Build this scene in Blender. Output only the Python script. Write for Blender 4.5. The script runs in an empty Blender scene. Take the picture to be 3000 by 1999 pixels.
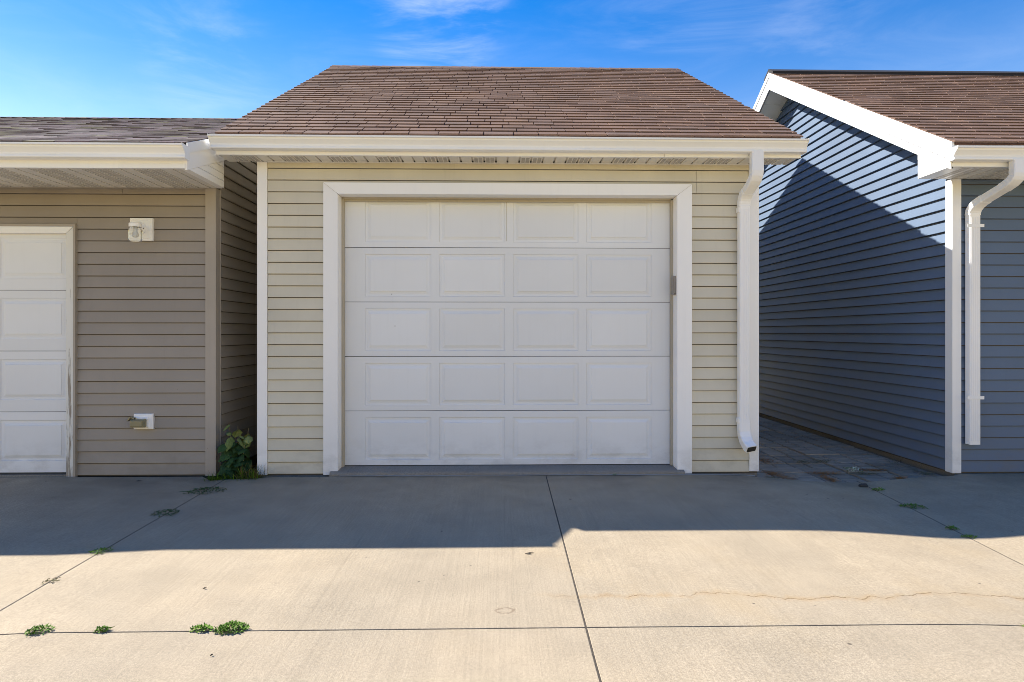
import bpy, bmesh, math, random
from mathutils import Vector, noise
random.seed(7)
R = math.radians

# ------------------------------------------------------------------ camera, sky, sun, exposure
scene = bpy.context.scene
COL = scene.collection
cam_d = bpy.data.cameras.new("camera")
cam = bpy.data.objects.new("camera", cam_d)
COL.objects.link(cam)
cam_d.sensor_width = 36.0
cam_d.lens = 21.88
cam_d.shift_y = -0.0085
cam_d.clip_start = 0.05
cam_d.clip_end = 2000
cam.location = (0, -5.454, 1.24)
cam.rotation_euler = (R(90), 0, R(-1.2))
scene.camera = cam

SUN = Vector((-1.02, 0.440, 1.0)).normalized()      # towards the sun
world = bpy.data.worlds.new("World")
scene.world = world
world.use_nodes = True
wn, wl = world.node_tree.nodes, world.node_tree.links
wn.clear()
w_out = wn.new("ShaderNodeOutputWorld")
w_bg = wn.new("ShaderNodeBackground")
w_sky = wn.new("ShaderNodeTexSky")
w_sky.sky_type = 'NISHITA'
w_sky.sun_disc = False
w_sky.sun_elevation = math.asin(SUN.z)
w_sky.sun_rotation = math.atan2(SUN.x, SUN.y)
w_sky.altitude = 300
w_sky.air_density = 1.0
w_sky.dust_density = 0.02
w_sky.ozone_density = 1.0
w_bg.inputs[1].default_value = 0.10


def wmath(op, a, b=None, clamp=False):
    n = wn.new("ShaderNodeMath")
    n.operation = op
    n.use_clamp = clamp
    for i, v in enumerate((a, b)):
        if v is None:
            continue
        if isinstance(v, (int, float)):
            n.inputs[i].default_value = v
        else:
            wl.new(v, n.inputs[i])
    return n.outputs[0]


w_tc = wn.new("ShaderNodeTexCoord")
w_map = wn.new("ShaderNodeMapping")
w_map.inputs['Rotation'].default_value = (R(8), R(-32), R(10))
w_map.inputs['Scale'].default_value = (2.2, 5.0, 11.0)
wl.new(w_tc.outputs['Generated'], w_map.inputs['Vector'])
w_noise = wn.new("ShaderNodeTexNoise")
w_noise.inputs['Scale'].default_value = 1.7
w_noise.inputs['Detail'].default_value = 9
w_noise.inputs['Roughness'].default_value = 0.62
w_noise.inputs['Distortion'].default_value = 0.5
wl.new(w_map.outputs['Vector'], w_noise.inputs['Vector'])
wisps = None
for d, c0, c1, amt in (((-0.10, 1, 0.520), 0.9930, 0.9995, 0.34),
                       ((-0.47, 1, 0.445), 0.9945, 0.9997, 0.13),
                       ((0.30, 1, 0.525), 0.992, 0.9995, 0.08),
                       ((0.47, 1, 0.52), 0.993, 0.9995, 0.07)):
    dv = Vector(d).normalized()
    dot = wn.new("ShaderNodeVectorMath")
    dot.operation = 'DOT_PRODUCT'
    wl.new(w_tc.outputs['Generated'], dot.inputs[0])
    dot.inputs[1].default_value = dv
    mr = wn.new("ShaderNodeMapRange")
    mr.interpolation_type = 'SMOOTHSTEP'
    mr.inputs['From Min'].default_value = c0
    mr.inputs['From Max'].default_value = c1
    mr.inputs['To Max'].default_value = amt
    wl.new(dot.outputs['Value'], mr.inputs['Value'])
    wisps = mr.outputs[0] if wisps is None else wmath('MAXIMUM', wisps, mr.outputs[0])
w_thr = wn.new("ShaderNodeMapRange")
w_thr.interpolation_type = 'SMOOTHSTEP'
w_thr.inputs['From Min'].default_value = 0.36
w_thr.inputs['From Max'].default_value = 0.78
wl.new(w_noise.outputs['Fac'], w_thr.inputs['Value'])
thin = wmath('MULTIPLY', w_thr.outputs[0], 0.05)           # faint veil over the whole sky
cloud = wmath('ADD', wmath('MULTIPLY', wisps, w_thr.outputs[0]), thin, True)
w_hsv = wn.new("ShaderNodeHueSaturation")
w_hsv.inputs['Saturation'].default_value = 2.7
w_hsv.inputs['Value'].default_value = 0.90
w_hsv.inputs['Hue'].default_value = 0.506
w_tint = wn.new("ShaderNodeMix")
w_tint.data_type = 'RGBA'
w_tint.blend_type = 'MULTIPLY'
w_tint.inputs['Factor'].default_value = 1
w_tint.inputs['B'].default_value = (1.385, 1.0, 0.762, 1)     # daylight white balance
wl.new(w_sky.outputs[0], w_tint.inputs['A'])
wl.new(w_tint.outputs['Result'], w_hsv.inputs['Color'])
w_mix = wn.new("ShaderNodeMix")
w_mix.data_type = 'RGBA'
wl.new(cloud, w_mix.inputs['Factor'])
wl.new(w_hsv.outputs[0], w_mix.inputs['A'])
w_mix.inputs['B'].default_value = (4.6, 4.6, 4.6, 1)
wl.new(w_mix.outputs['Result'], w_bg.inputs[0])
wl.new(w_bg.outputs[0], w_out.inputs[0])

sun_d = bpy.data.lights.new("sun", 'SUN')
sun_d.energy = 3.05
sun_d.angle = R(0.53)
sun_d.color = (1.0, 0.965, 0.885)
sun = bpy.data.objects.new("sun", sun_d)
COL.objects.link(sun)
sun.location = SUN * 40
sun.rotation_euler = SUN.to_track_quat('Z', 'Y').to_euler()

vs = scene.view_settings
vs.view_transform = 'Standard'
vs.look = 'None'
vs.gamma = 1
vs.use_curve_mapping = False
vs.exposure = 1.7
scene.render.engine = 'CYCLES'
scene.cycles.use_denoising = True
scene.cycles.filter_width = 0.85
scene.cycles.denoising_prefilter = 'ACCURATE'
scene.cycles.max_bounces = 10
scene.cycles.diffuse_bounces = 6


# ------------------------------------------------------------------ mesh helpers
class MB:
    def __init__(s):
        s.v, s.f, s.t = [], [], []

    def face(s, pts, tint=0.0):
        i = len(s.v)
        s.v += [tuple(p) for p in pts]
        s.f.append(tuple(range(i, i + len(pts))))
        s.t.append(tint)

    def box(s, x0, x1, y0, y1, z0, z1, tint=0.0):
        i = len(s.v)
        s.v += [(x0, y0, z0), (x1, y0, z0), (x1, y1, z0), (x0, y1, z0),
                (x0, y0, z1), (x1, y0, z1), (x1, y1, z1), (x0, y1, z1)]
        for q in ((0, 3, 2, 1), (4, 5, 6, 7), (0, 1, 5, 4), (1, 2, 6, 5), (2, 3, 7, 6), (3, 0, 4, 7)):
            s.f.append(tuple(i + k for k in q))
            s.t.append(tint)
        return s

    def loft(s, rings, cap=True, tint=0.0, closed=True):
        """rings: equally long lists of points; closed loops joined in order"""
        n = len(rings[0])
        i = len(s.v)
        for r in rings:
            s.v += [tuple(p) for p in r]
        for a in range(len(rings) - 1):
            for k in range(n if closed else n - 1):
                k2 = (k + 1) % n
                s.f.append((i + a * n + k, i + a * n + k2, i + (a + 1) * n + k2, i + (a + 1) * n + k))
                s.t.append(tint)
        if cap and closed:
            s.f.append(tuple(i + k for k in reversed(range(n))))
            s.f.append(tuple(i + (len(rings) - 1) * n + k for k in range(n)))
            s.t += [tint, tint]
        return s

    def mesh(s, name, mats, off=(0, 0, 0), smooth=False, fix=True):
        me = bpy.data.meshes.new(name)
        ox, oy, oz = off
        me.from_pydata([(x - ox, y - oy, z - oz) for x, y, z in s.v], [], s.f)
        if fix:
            bm = bmesh.new()
            bm.from_mesh(me)
            bmesh.ops.remove_doubles(bm, verts=bm.verts, dist=1e-5) if smooth else None
            bmesh.ops.recalc_face_normals(bm, faces=bm.faces)
            bm.to_mesh(me)
            bm.free()
        if len(me.polygons) == len(s.t) and any(s.t):
            a = me.attributes.new("tint", 'FLOAT', 'FACE')
            a.data.foreach_set("value", s.t)
        for m in (mats if isinstance(mats, (list, tuple)) else [mats]):
            me.materials.append(m)
        if smooth:
            me.polygons.foreach_set("use_smooth", [True] * len(me.polygons))
        return me


def wloc(o):
    v = Vector((0, 0, 0))
    while o:
        v = v + Vector(o.location)
        o = o.parent
    return v


def link(name, me, parent=None, loc=None):
    """loc in world metres; children keep that place under their parent"""
    o = bpy.data.objects.new(name, me)
    COL.objects.link(o)
    base = wloc(parent) if parent else Vector((0, 0, 0))
    if parent:
        o.parent = parent
    o.location = (Vector(loc) - base) if loc is not None else Vector((0, 0, 0))
    return o


def part(name, mb, mat, parent=None, smooth=False, bevel=0.0, seg=2, centre=True):
    """one mesh object built from world coordinates; its origin sits at its own centre"""
    xs, ys, zs = zip(*mb.v)
    c = ((min(xs) + max(xs)) / 2, (min(ys) + max(ys)) / 2, (min(zs) + max(zs)) / 2)
    if not centre:
        c = tuple(wloc(parent)) if parent else (0, 0, 0)
    o = link(name, mb.mesh(name, mat, c, smooth), parent, c)
    if bevel:
        m = o.modifiers.new("bevel", 'BEVEL')
        m.width = bevel
        m.segments = seg
        m.limit_method = 'ANGLE'
        m.angle_limit = R(40)
    return o


def thing(name, loc, label, cat, group=None):
    o = bpy.data.objects.new(name, None)
    COL.objects.link(o)
    o.location = loc
    o.empty_display_size = 0.2
    tag(o, label, cat, group)
    return o


def tag(o, label, cat, group=None):
    o['label'] = label
    o['category'] = cat
    if group:
        o['group'] = group


def structure(o):
    o['kind'] = 'structure'
    return o


def stuff(o):
    o['kind'] = 'stuff'
    return o


# ------------------------------------------------------------------ material helpers
class NT:
    def __init__(s, name):
        s.m = bpy.data.materials.new(name)
        s.m.use_nodes = True
        s.n, s.l = s.m.node_tree.nodes, s.m.node_tree.links
        s.b = s.n["Principled BSDF"]
        s.geo = s.n.new("ShaderNodeNewGeometry")
        s.pos = s.geo.outputs['Position']
        s.tc = s.n.new("ShaderNodeTexCoord")

    def set(s, sock, v):
        if v is None:
            return
        if hasattr(v, 'is_linked') or hasattr(v, 'node'):
            s.l.new(v, sock)
        else:
            sock.default_value = v

    def mapping(s, vec, scale=(1, 1, 1), rot=(0, 0, 0), loc=(0, 0, 0)):
        n = s.n.new("ShaderNodeMapping")
        n.inputs['Scale'].default_value = scale
        n.inputs['Rotation'].default_value = rot
        n.inputs['Location'].default_value = loc
        s.l.new(vec, n.inputs['Vector'])
        return n.outputs[0]

    def noise(s, vec, scale, detail=4, rough=0.55, dist=0.0):
        n = s.n.new("ShaderNodeTexNoise")
        n.inputs['Scale'].default_value = scale
        n.inputs['Detail'].default_value = detail
        n.inputs['Roughness'].default_value = rough
        n.inputs['Distortion'].default_value = dist
        s.l.new(vec, n.inputs['Vector'])
        return n.outputs['Fac']

    def voro(s, vec, scale, feature='F1', out='Distance', rnd=1.0):
        n = s.n.new("ShaderNodeTexVoronoi")
        n.feature = feature
        n.inputs['Scale'].default_value = scale
        n.inputs['Randomness'].default_value = rnd
        s.l.new(vec, n.inputs['Vector'])
        return n.outputs[out]

    def rng(s, v, a, b, c=0.0, d=1.0, smooth=True):
        n = s.n.new("ShaderNodeMapRange")
        n.interpolation_type = 'SMOOTHSTEP' if smooth else 'LINEAR'
        for k, x in zip(('From Min', 'From Max', 'To Min', 'To Max'), (a, b, c, d)):
            n.inputs[k].default_value = x
        s.l.new(v, n.inputs['Value'])
        return n.outputs[0]

    def math(s, op, a, b=None, clamp=False):
        n = s.n.new("ShaderNodeMath")
        n.operation = op
        n.use_clamp = clamp
        s.set(n.inputs[0], a)
        s.set(n.inputs[1], b)
        return n.outputs[0]

    def mix(s, fac, a, b, mode='MIX'):
        n = s.n.new("ShaderNodeMix")
        n.data_type = 'RGBA'
        n.blend_type = mode
        n.clamp_factor = True
        s.set(n.inputs['Factor'], fac)
        for k, v in (('A', a), ('B', b)):
            sock = [i for i in n.inputs if i.name == k and i.type == 'RGBA'][0]
            if isinstance(v, (tuple, list)):
                v = tuple(v) + ((1,) if len(v) == 3 else ())
            s.set(sock, v)
        return [o for o in n.outputs if o.type == 'RGBA'][0]

    def ramp(s, fac, stops):
        n = s.n.new("ShaderNodeValToRGB")
        e = n.color_ramp.elements
        while len(e) < len(stops):
            e.new(0.5)
        for el, (p, c) in zip(e, stops):
            el.position = p
            el.color = tuple(c) + (1,)
        s.l.new(fac, n.inputs[0])
        return n.outputs[0]

    def attr(s, name):
        n = s.n.new("ShaderNodeAttribute")
        n.attribute_name = name
        return n.outputs['Fac']

    def rand(s):
        return s.n.new("ShaderNodeObjectInfo").outputs['Random']

    def sep(s, vec):
        n = s.n.new("ShaderNodeSeparateXYZ")
        s.l.new(vec, n.inputs[0])
        return n.outputs

    def bump(s, h, strength=0.3, dist=0.002, normal=None):
        n = s.n.new("ShaderNodeBump")
        n.inputs['Strength'].default_value = strength
        n.inputs['Distance'].default_value = dist
        s.l.new(h, n.inputs['Height'])
        if normal is not None:
            s.l.new(normal, n.inputs['Normal'])
        s.l.new(n.outputs[0], s.b.inputs['Normal'])
        return n.outputs[0]

    def done(s, col=None, rough=0.6, spec=None, metal=None):
        if isinstance(col, (tuple, list)):
            col = tuple(col) + ((1,) if len(col) == 3 else ())
        s.set(s.b.inputs['Base Color'], col)
        s.set(s.b.inputs['Roughness'], rough)
        if spec is not None:
            s.set(s.b.inputs['Specular IOR Level'], spec)
        if metal is not None:
            s.set(s.b.inputs['Metallic'], metal)
        return s.m


def vinyl(name, col, rough=0.48, grain=(3, 3, 60), var=0.10, bump=0.12, dirt=0.10):
    t = NT(name)
    big = t.noise(t.pos, 1.1, 4)
    c = t.mix(t.rng(big, 0.3, 0.7), tuple(x * (1 - var) for x in col), tuple(x * (1 + var * 0.6) for x in col))
    # each piece a hair different, then streaks of dust running down
    rnd = t.rng(t.rand(), 0, 1, 0.955, 1.03, False)
    c = t.mix(1.0, c, rnd, 'MULTIPLY')
    st = t.noise(t.mapping(t.pos, (26, 26, 1.3)), 1.0, 5, 0.6)
    c = t.mix(t.math('MULTIPLY', t.rng(st, 0.52, 0.8), dirt), c, tuple(x * 0.55 for x in col))
    low = t.math('MULTIPLY', t.rng(t.sep(t.pos)[2], 0.0, 0.38, 1.0, 0.0), t.rng(t.noise(t.mapping(t.pos, (5, 5, 9)), 1.0, 6, 0.65), 0.40, 0.68))
    c = t.mix(t.math('MULTIPLY', low, 0.22), c, (0.16, 0.135, 0.105))
    spk = t.math('LESS_THAN', t.voro(t.pos, 9), t.math('MULTIPLY', t.rng(t.noise(t.pos, 3, 2), 0.55, 0.7), 0.05))
    c = t.mix(t.math('MULTIPLY', spk, 0.45), c, (0.12, 0.10, 0.08))
    g = t.noise(t.mapping(t.pos, grain), 8, 5, 0.6)
    t.bump(t.math('ADD', g, t.math('MULTIPLY', t.noise(t.mapping(t.pos, (1.2, 1.2, 6)), 1.0, 2), 2.2)), bump, 0.0015)
    return t.done(c, t.rng(big, 0.2, 0.8, rough - 0.05, rough + 0.1), 0.4)


M = {}
M['tan'] = vinyl("tan_vinyl", (0.66, 0.612, 0.492))
M['taupe'] = vinyl("taupe_vinyl", (0.325, 0.285, 0.243))
M['taupe_trim'] = vinyl("taupe_trim", (0.40, 0.352, 0.302))
M['blue'] = vinyl("slate_blue_vinyl", (0.116, 0.163, 0.243), 0.62)
M['white'] = vinyl("white_trim", (0.92, 0.91, 0.90), 0.4, (6, 6, 6), 0.03, 0.04, 0.05)
M['cream'] = vinyl("cream_aluminium", (0.91, 0.905, 0.895), 0.38, (6, 6, 6), 0.03, 0.03, 0.06)
M['soffit'] = vinyl("soffit_vinyl", (0.80, 0.77, 0.71), 0.5, (4, 4, 4), 0.04, 0.05, 0.08)
M['door'] = vinyl("white_steel_door", (0.80, 0.81, 0.825), 0.42, (1.0, 1.0, 45), 0.03, 0.10, 0.05)
M['seal'] = vinyl("tan_weather_seal", (0.47, 0.42, 0.33), 0.6, (6, 6, 6), 0.08, 0.05, 0.3)


def m_white_worn():
    t = NT("worn_white_paint")
    a = t.noise(t.mapping(t.pos, (40, 40, 2.2)), 1.0, 6, 0.65)
    z = t.sep(t.pos)[2]
    low = t.rng(z, 0.0, 1.9, 0.13, -0.02, False)
    k = t.rng(t.math('ADD', a, low), 0.60, 0.66)
    wood = t.mix(t.noise(t.mapping(t.pos, (120, 120, 3)), 1, 3), (0.20, 0.16, 0.12), (0.42, 0.38, 0.33))
    c = t.mix(k, (0.74, 0.73, 0.69), wood)
    t.bump(t.math('SUBTRACT', 1.0, k), 0.6, 0.003)
    return t.done(c, 0.6)


M['white_worn'] = m_white_worn()


def m_dark(name, col, rough=0.8):
    t = NT(name)
    c = t.mix(t.noise(t.pos, 20, 4), tuple(x * 0.7 for x in col), tuple(x * 1.3 for x in col))
    return t.done(c, rough)


M['gap'] = m_dark("dark_recess", (0.03, 0.028, 0.025))  # near-black colour stands in for shade in joints and hollows
M['vent'] = m_dark("vent_hole_dark", (0.47, 0.44, 0.40))
M['ridge_vent'] = m_dark("black_ridge_vent", (0.02, 0.016, 0.015))
M['rubber'] = m_dark("rubber_seal", (0.05, 0.05, 0.048))
M['sheathing'] = m_dark("wall_sheathing", (0.085, 0.072, 0.060))  # dark tone paints in the shadow lines between siding laps
M['metal'] = m_dark("screw_metal", (0.12, 0.11, 0.10), 0.4)
M['keypad'] = m_dark("keypad_plastic", (0.27, 0.245, 0.22), 0.5)


def m_shingle(name, cols, granules=0.35):
    t = NT(name)
    tint = t.attr("tint")
    n = len(cols)
    c = t.ramp(tint, [(i / (n - 1), k) for i, k in enumerate(cols)])
    g = t.noise(t.pos, 420, 2, 0.7)
    c = t.mix(granules, c, t.mix(t.rng(g, 0.3, 0.7), (0.02, 0.014, 0.012), (0.24, 0.17, 0.145)))
    big = t.noise(t.pos, 2.2, 5, 0.6)
    c = t.mix(1.0, c, t.rng(big, 0.25, 0.75, 0.80, 1.18), 'MULTIPLY')
    t.bump(g, 0.5, 0.002)
    return t.done(c, 0.92, 0.2)


M['shingle'] = m_shingle("brown_shingle", [(0.165, 0.089, 0.058), (0.215, 0.122, 0.078), (0.190, 0.112, 0.078),
                                           (0.245, 0.142, 0.090), (0.200, 0.128, 0.096)])
M['shingle_old'] = m_shingle("old_moire_shingle", [(0.065, 0.046, 0.042), (0.150, 0.105, 0.112), (0.095, 0.075, 0.062),
                                                   (0.185, 0.132, 0.140), (0.150, 0.135, 0.060)], 0.12)  # purple and green tab tones imitate a moire shimmer


def m_concrete(name, col, drive=False):
    t = NT(name)
    x, y, z = t.sep(t.pos)
    big = t.noise(t.pos, 0.55, 5, 0.6)
    mid = t.noise(t.pos, 3.2, 6, 0.62)
    fine = t.noise(t.pos, 85, 4, 0.7)
    grit = t.noise(t.pos, 260, 2, 0.6)
    c = t.mix(t.rng(big, 0.3, 0.7), tuple(a * b for a, b in zip(col, (0.90, 0.91, 0.93))),
              tuple(a * b for a, b in zip(col, (1.08, 1.06, 1.03))))
    c = t.mix(1.0, c, t.rng(mid, 0.28, 0.72, 0.92, 1.06), 'MULTIPLY')
    c = t.mix(1.0, c, t.rng(fine, 0.3, 0.7, 0.85, 1.12), 'MULTIPLY')
    c = t.mix(1.0, c, t.rng(grit, 0.32, 0.68, 0.80, 1.17), 'MULTIPLY')
    # broom strokes, drawn towards the garages with a slight skew
    br = t.noise(t.mapping(t.pos, (95, 1.1, 1), (0, 0, R(3))), 1.0, 3, 0.6, 0.05)
    br2 = t.noise(t.mapping(t.pos, (38, 0.35, 1), (0, 0, R(5))), 1.0, 2, 0.5)
    ln = t.rng(br2, 0.62, 0.72)
    c = t.mix(1.0, c, t.rng(br, 0.3, 0.7, 0.95, 1.04), 'MULTIPLY')
    c = t.mix(t.math('MULTIPLY', ln, 0.13), c, tuple(a * 0.45 for a in col))
    # pits
    pv = t.voro(t.pos, 5.5)
    pm = t.rng(t.noise(t.pos, 2.3, 2), 0.42, 0.6)
    sz = t.math('MULTIPLY', pm, 0.048)
    pit = t.math('LESS_THAN', pv, sz)
    pv2 = t.voro(t.pos, 17)
    pit2 = t.math('LESS_THAN', pv2, t.math('MULTIPLY', t.rng(t.noise(t.pos, 5, 2), 0.5, 0.7), 0.055))
    pits = t.math('MAXIMUM', pit, pit2)
    if drive:
        # rusty stain with a hairline crack wandering across the right-hand slab
        wob = t.noise(t.mapping(t.pos, (1, 0.15, 1)), 1.3, 7, 0.6)
        wob2 = t.noise(t.mapping(t.pos, (1, 0.3, 1)), 14, 4, 0.7)
        off = t.math('ADD', t.math('MULTIPLY', t.math('SUBTRACT', wob, 0.5), 0.34),
                     t.math('MULTIPLY', t.math('SUBTRACT', wob2, 0.5), 0.085))
        dist = t.math('ABSOLUTE', t.math('SUBTRACT', t.math('ADD', y, 2.56), off))
        inx = t.math('MULTIPLY', t.rng(x, 0.05, 0.55), t.rng(x, 2.4, 3.4, 1.0, 0.25))
        halo = t.math('MULTIPLY', t.rng(dist, 0.0, 0.045, 1.0, 0.0), inx)
        halo = t.math('MULTIPLY', halo, t.rng(t.noise(t.pos, 9, 4), 0.35, 0.6))
        c = t.mix(t.math('MULTIPLY', halo, 0.45), c, (0.36, 0.235, 0.11))
        hair = t.math('MULTIPLY', t.rng(dist, 0.0016, 0.0046, 1.0, 0.0), inx)
        hair = t.math('MULTIPLY', hair, t.rng(t.noise(t.pos, 6, 3), 0.38, 0.52))
        c = t.mix(t.math('MULTIPLY', hair, 0.8), c, (0.13, 0.075, 0.035))
        # an old scar in the surface
        ex = t.math('POWER', t.math('DIVIDE', t.math('SUBTRACT', x, 0.027), 0.043), 2.0)
        ey = t.math('POWER', t.math('DIVIDE', t.math('ADD', y, 2.68), 0.030), 2.0)
        rr = t.math('ADD', t.math('SQRT', t.math('ADD', ex, ey)), t.math('MULTIPLY', t.math('SUBTRACT', t.noise(t.pos, 40, 3), 0.5), 0.9))
        scar = t.rng(t.math('ABSOLUTE', t.math('SUBTRACT', rr, 0.9)), 0.08, 0.26, 1.0, 0.0)
        c = t.mix(t.math('MULTIPLY', scar, 0.5), c, (0.16, 0.10, 0.06))
        # warm iron bloom, tyre and damp marks near the doors
        bl = t.math('MULTIPLY', t.rng(t.noise(t.pos, 1.0, 5, 0.65), 0.52, 0.72), t.rng(x, -1.6, 0.3))
        c = t.mix(t.math('MULTIPLY', bl, 0.30), c, (0.40, 0.29, 0.16))
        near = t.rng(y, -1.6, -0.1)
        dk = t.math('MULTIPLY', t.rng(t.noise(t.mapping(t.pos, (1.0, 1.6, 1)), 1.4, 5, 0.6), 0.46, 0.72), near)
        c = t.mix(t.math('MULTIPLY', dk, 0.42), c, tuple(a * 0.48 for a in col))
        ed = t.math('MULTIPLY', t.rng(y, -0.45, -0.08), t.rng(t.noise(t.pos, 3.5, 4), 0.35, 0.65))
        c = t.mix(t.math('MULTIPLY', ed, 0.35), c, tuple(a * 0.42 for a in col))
    c = t.mix(t.math('MULTIPLY', pits, 0.75), c, (0.07, 0.055, 0.045))
    h = t.math('ADD', t.math('MULTIPLY', fine, 0.6), t.math('MULTIPLY', br, 0.8))
    h = t.math('ADD', h, t.math('MULTIPLY', grit, 0.35))
    h = t.math('SUBTRACT', h, t.math('MULTIPLY', pits, 1.5))
    t.bump(h, 0.35, 0.003)
    return t.done(c, 0.88, 0.25)


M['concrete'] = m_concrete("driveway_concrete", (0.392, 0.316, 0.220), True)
M['foundation'] = m_concrete("foundation_concrete", (0.24, 0.205, 0.165))
M['slab_lip'] = m_concrete("garage_floor_concrete", (0.27, 0.245, 0.21))


def m_paver():
    t = NT("charcoal_paver")
    c = t.mix(t.noise(t.pos, 6, 5, 0.6), (0.29, 0.225, 0.165), (0.47, 0.375, 0.285))
    c = t.mix(1.0, c, t.rng(t.rand(), 0, 1, 0.75, 1.2, False), 'MULTIPLY')
    s = t.noise(t.mapping(t.pos, (5, 26, 5), (0, 0, R(18))), 1, 6, 0.6)
    c = t.mix(1.0, c, t.rng(s, 0.3, 0.7, 0.82, 1.15), 'MULTIPLY')
    t.bump(s, 0.6, 0.008)
    return t.done(c, 0.85)


M['paver'] = m_paver()


def m_soil():
    t = NT("dirt")
    c = t.mix(t.noise(t.pos, 30, 5, 0.7), (0.03, 0.024, 0.018), (0.10, 0.078, 0.055))
    t.bump(t.noise(t.pos, 60, 4), 0.8, 0.01)
    return t.done(c, 0.95)


M['soil'] = m_soil()


def m_lawn():
    t = NT("lawn")
    c = t.mix(t.noise(t.pos, 0.8, 6), (0.05, 0.075, 0.02), (0.10, 0.12, 0.045))
    t.bump(t.noise(t.pos, 40, 4), 0.8, 0.03)
    return t.done(c, 0.95)


M['lawn'] = m_lawn()


def m_leaf(name, a, b):
    t = NT(name)
    c = t.mix(t.rand(), a, b)
    tint = t.attr("tint")
    c = t.mix(t.math('MULTIPLY', tint, 0.8), c, b)
    c = t.mix(1.0, c, t.rng(t.noise(t.pos, 60, 4), 0.3, 0.7, 0.8, 1.15), 'MULTIPLY')
    t.b.inputs['Transmission Weight'].default_value = 0.0
    t.b.inputs['Subsurface Weight'].default_value = 0.0
    return t.done(c, 0.7, 0.15)


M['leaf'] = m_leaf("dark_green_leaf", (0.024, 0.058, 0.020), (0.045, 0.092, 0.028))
M['leaf_young'] = m_leaf("young_leaf", (0.15, 0.20, 0.06), (0.26, 0.29, 0.10))
M['weed'] = m_leaf("weed_leaf", (0.055, 0.120, 0.012), (0.150, 0.270, 0.028))
M['dry_weed'] = m_leaf("dry_weed", (0.16, 0.13, 0.06), (0.24, 0.21, 0.11))
M['needle'] = m_leaf("rusty_needles", (0.34, 0.13, 0.035), (0.52, 0.24, 0.075))
M['stem'] = m_leaf("stem", (0.16, 0.13, 0.07), (0.22, 0.19, 0.10))
M['petal'] = m_leaf("pale_petals", (0.75, 0.75, 0.55), (0.8, 0.8, 0.65))
M['stone'] = m_dark("dark_stone", (0.045, 0.042, 0.038), 0.9)
M['caulk'] = m_dark("old_grey_caulk", (0.30, 0.285, 0.26), 0.8)


def m_glass():
    t = NT("ribbed_glass")
    t.b.inputs['Transmission Weight'].default_value = 1.0
    t.b.inputs['IOR'].default_value = 1.3
    return t.done((0.95, 0.95, 0.92), 0.06)


M['glass'] = m_glass()


def m_amber():
    t = NT("yellowed_plastic")
    t.b.inputs['Transmission Weight'].default_value = 0.35
    c = t.mix(t.noise(t.pos, 25, 3), (0.36, 0.31, 0.17), (0.46, 0.41, 0.25))
    return t.done(c, 0.3)


M['amber'] = m_amber()
M['bulb'] = m_dark("bulb_white", (0.8, 0.8, 0.78), 0.3)


# ------------------------------------------------------------------ ground, driveway, passage
def dip(x, y):
    a = -0.056 * math.exp(-((x - 2.98) / 0.62) ** 2)
    b = -0.022 * max(0.0, min(1.0, (-1.9 - x) / 0.6))
    c = -0.012 * max(0.0, min(1.0, (x - 3.6) / 0.5))
    return a + b + c + 0.003 * noise.noise(Vector((x * 0.8, y * 0.8, 3.1)))


gm = MB()
gm.face([(-900, -900, -0.16), (900, -900, -0.16), (900, 900, -0.16), (-900, 900, -0.16)])
structure(part("ground", gm, M['lawn']))

db = MB()
db.box(-13.4, 13.9, -12.6, -0.02, -0.14, -0.075)
drive = structure(part("driveway", db, M['soil']))


def jl(k, y):                                               # joints that run towards the garages
    base = {-2: (-10.45, 0), -1: (-5.05, 0), 0: (-2.343, -0.038), 1: (0.408, 0.0146), 2: (3.125, 0.10),
            3: (5.75, 0), 4: (8.5, 0), 5: (13.8, 0)}
    if k == -3:
        return -13.3
    a, b = base[k]
    return a + b * max(y, -3.2)


rows = [(-0.075, -2.845), (-2.845, -6.1), (-6.1, -9.3), (-9.3, -12.5)]


def back_edge(x):
    """where the concrete ends against the buildings"""
    if x < -2.52:
        return 0.05
    if x < -2.05:
        return -0.09
    if x < 2.2:
        return -0.075
    if x < 4.0:
        return -0.10 - 0.045 * math.sin(math.pi * (x - 2.2) / 1.8)
    return -0.03


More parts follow.
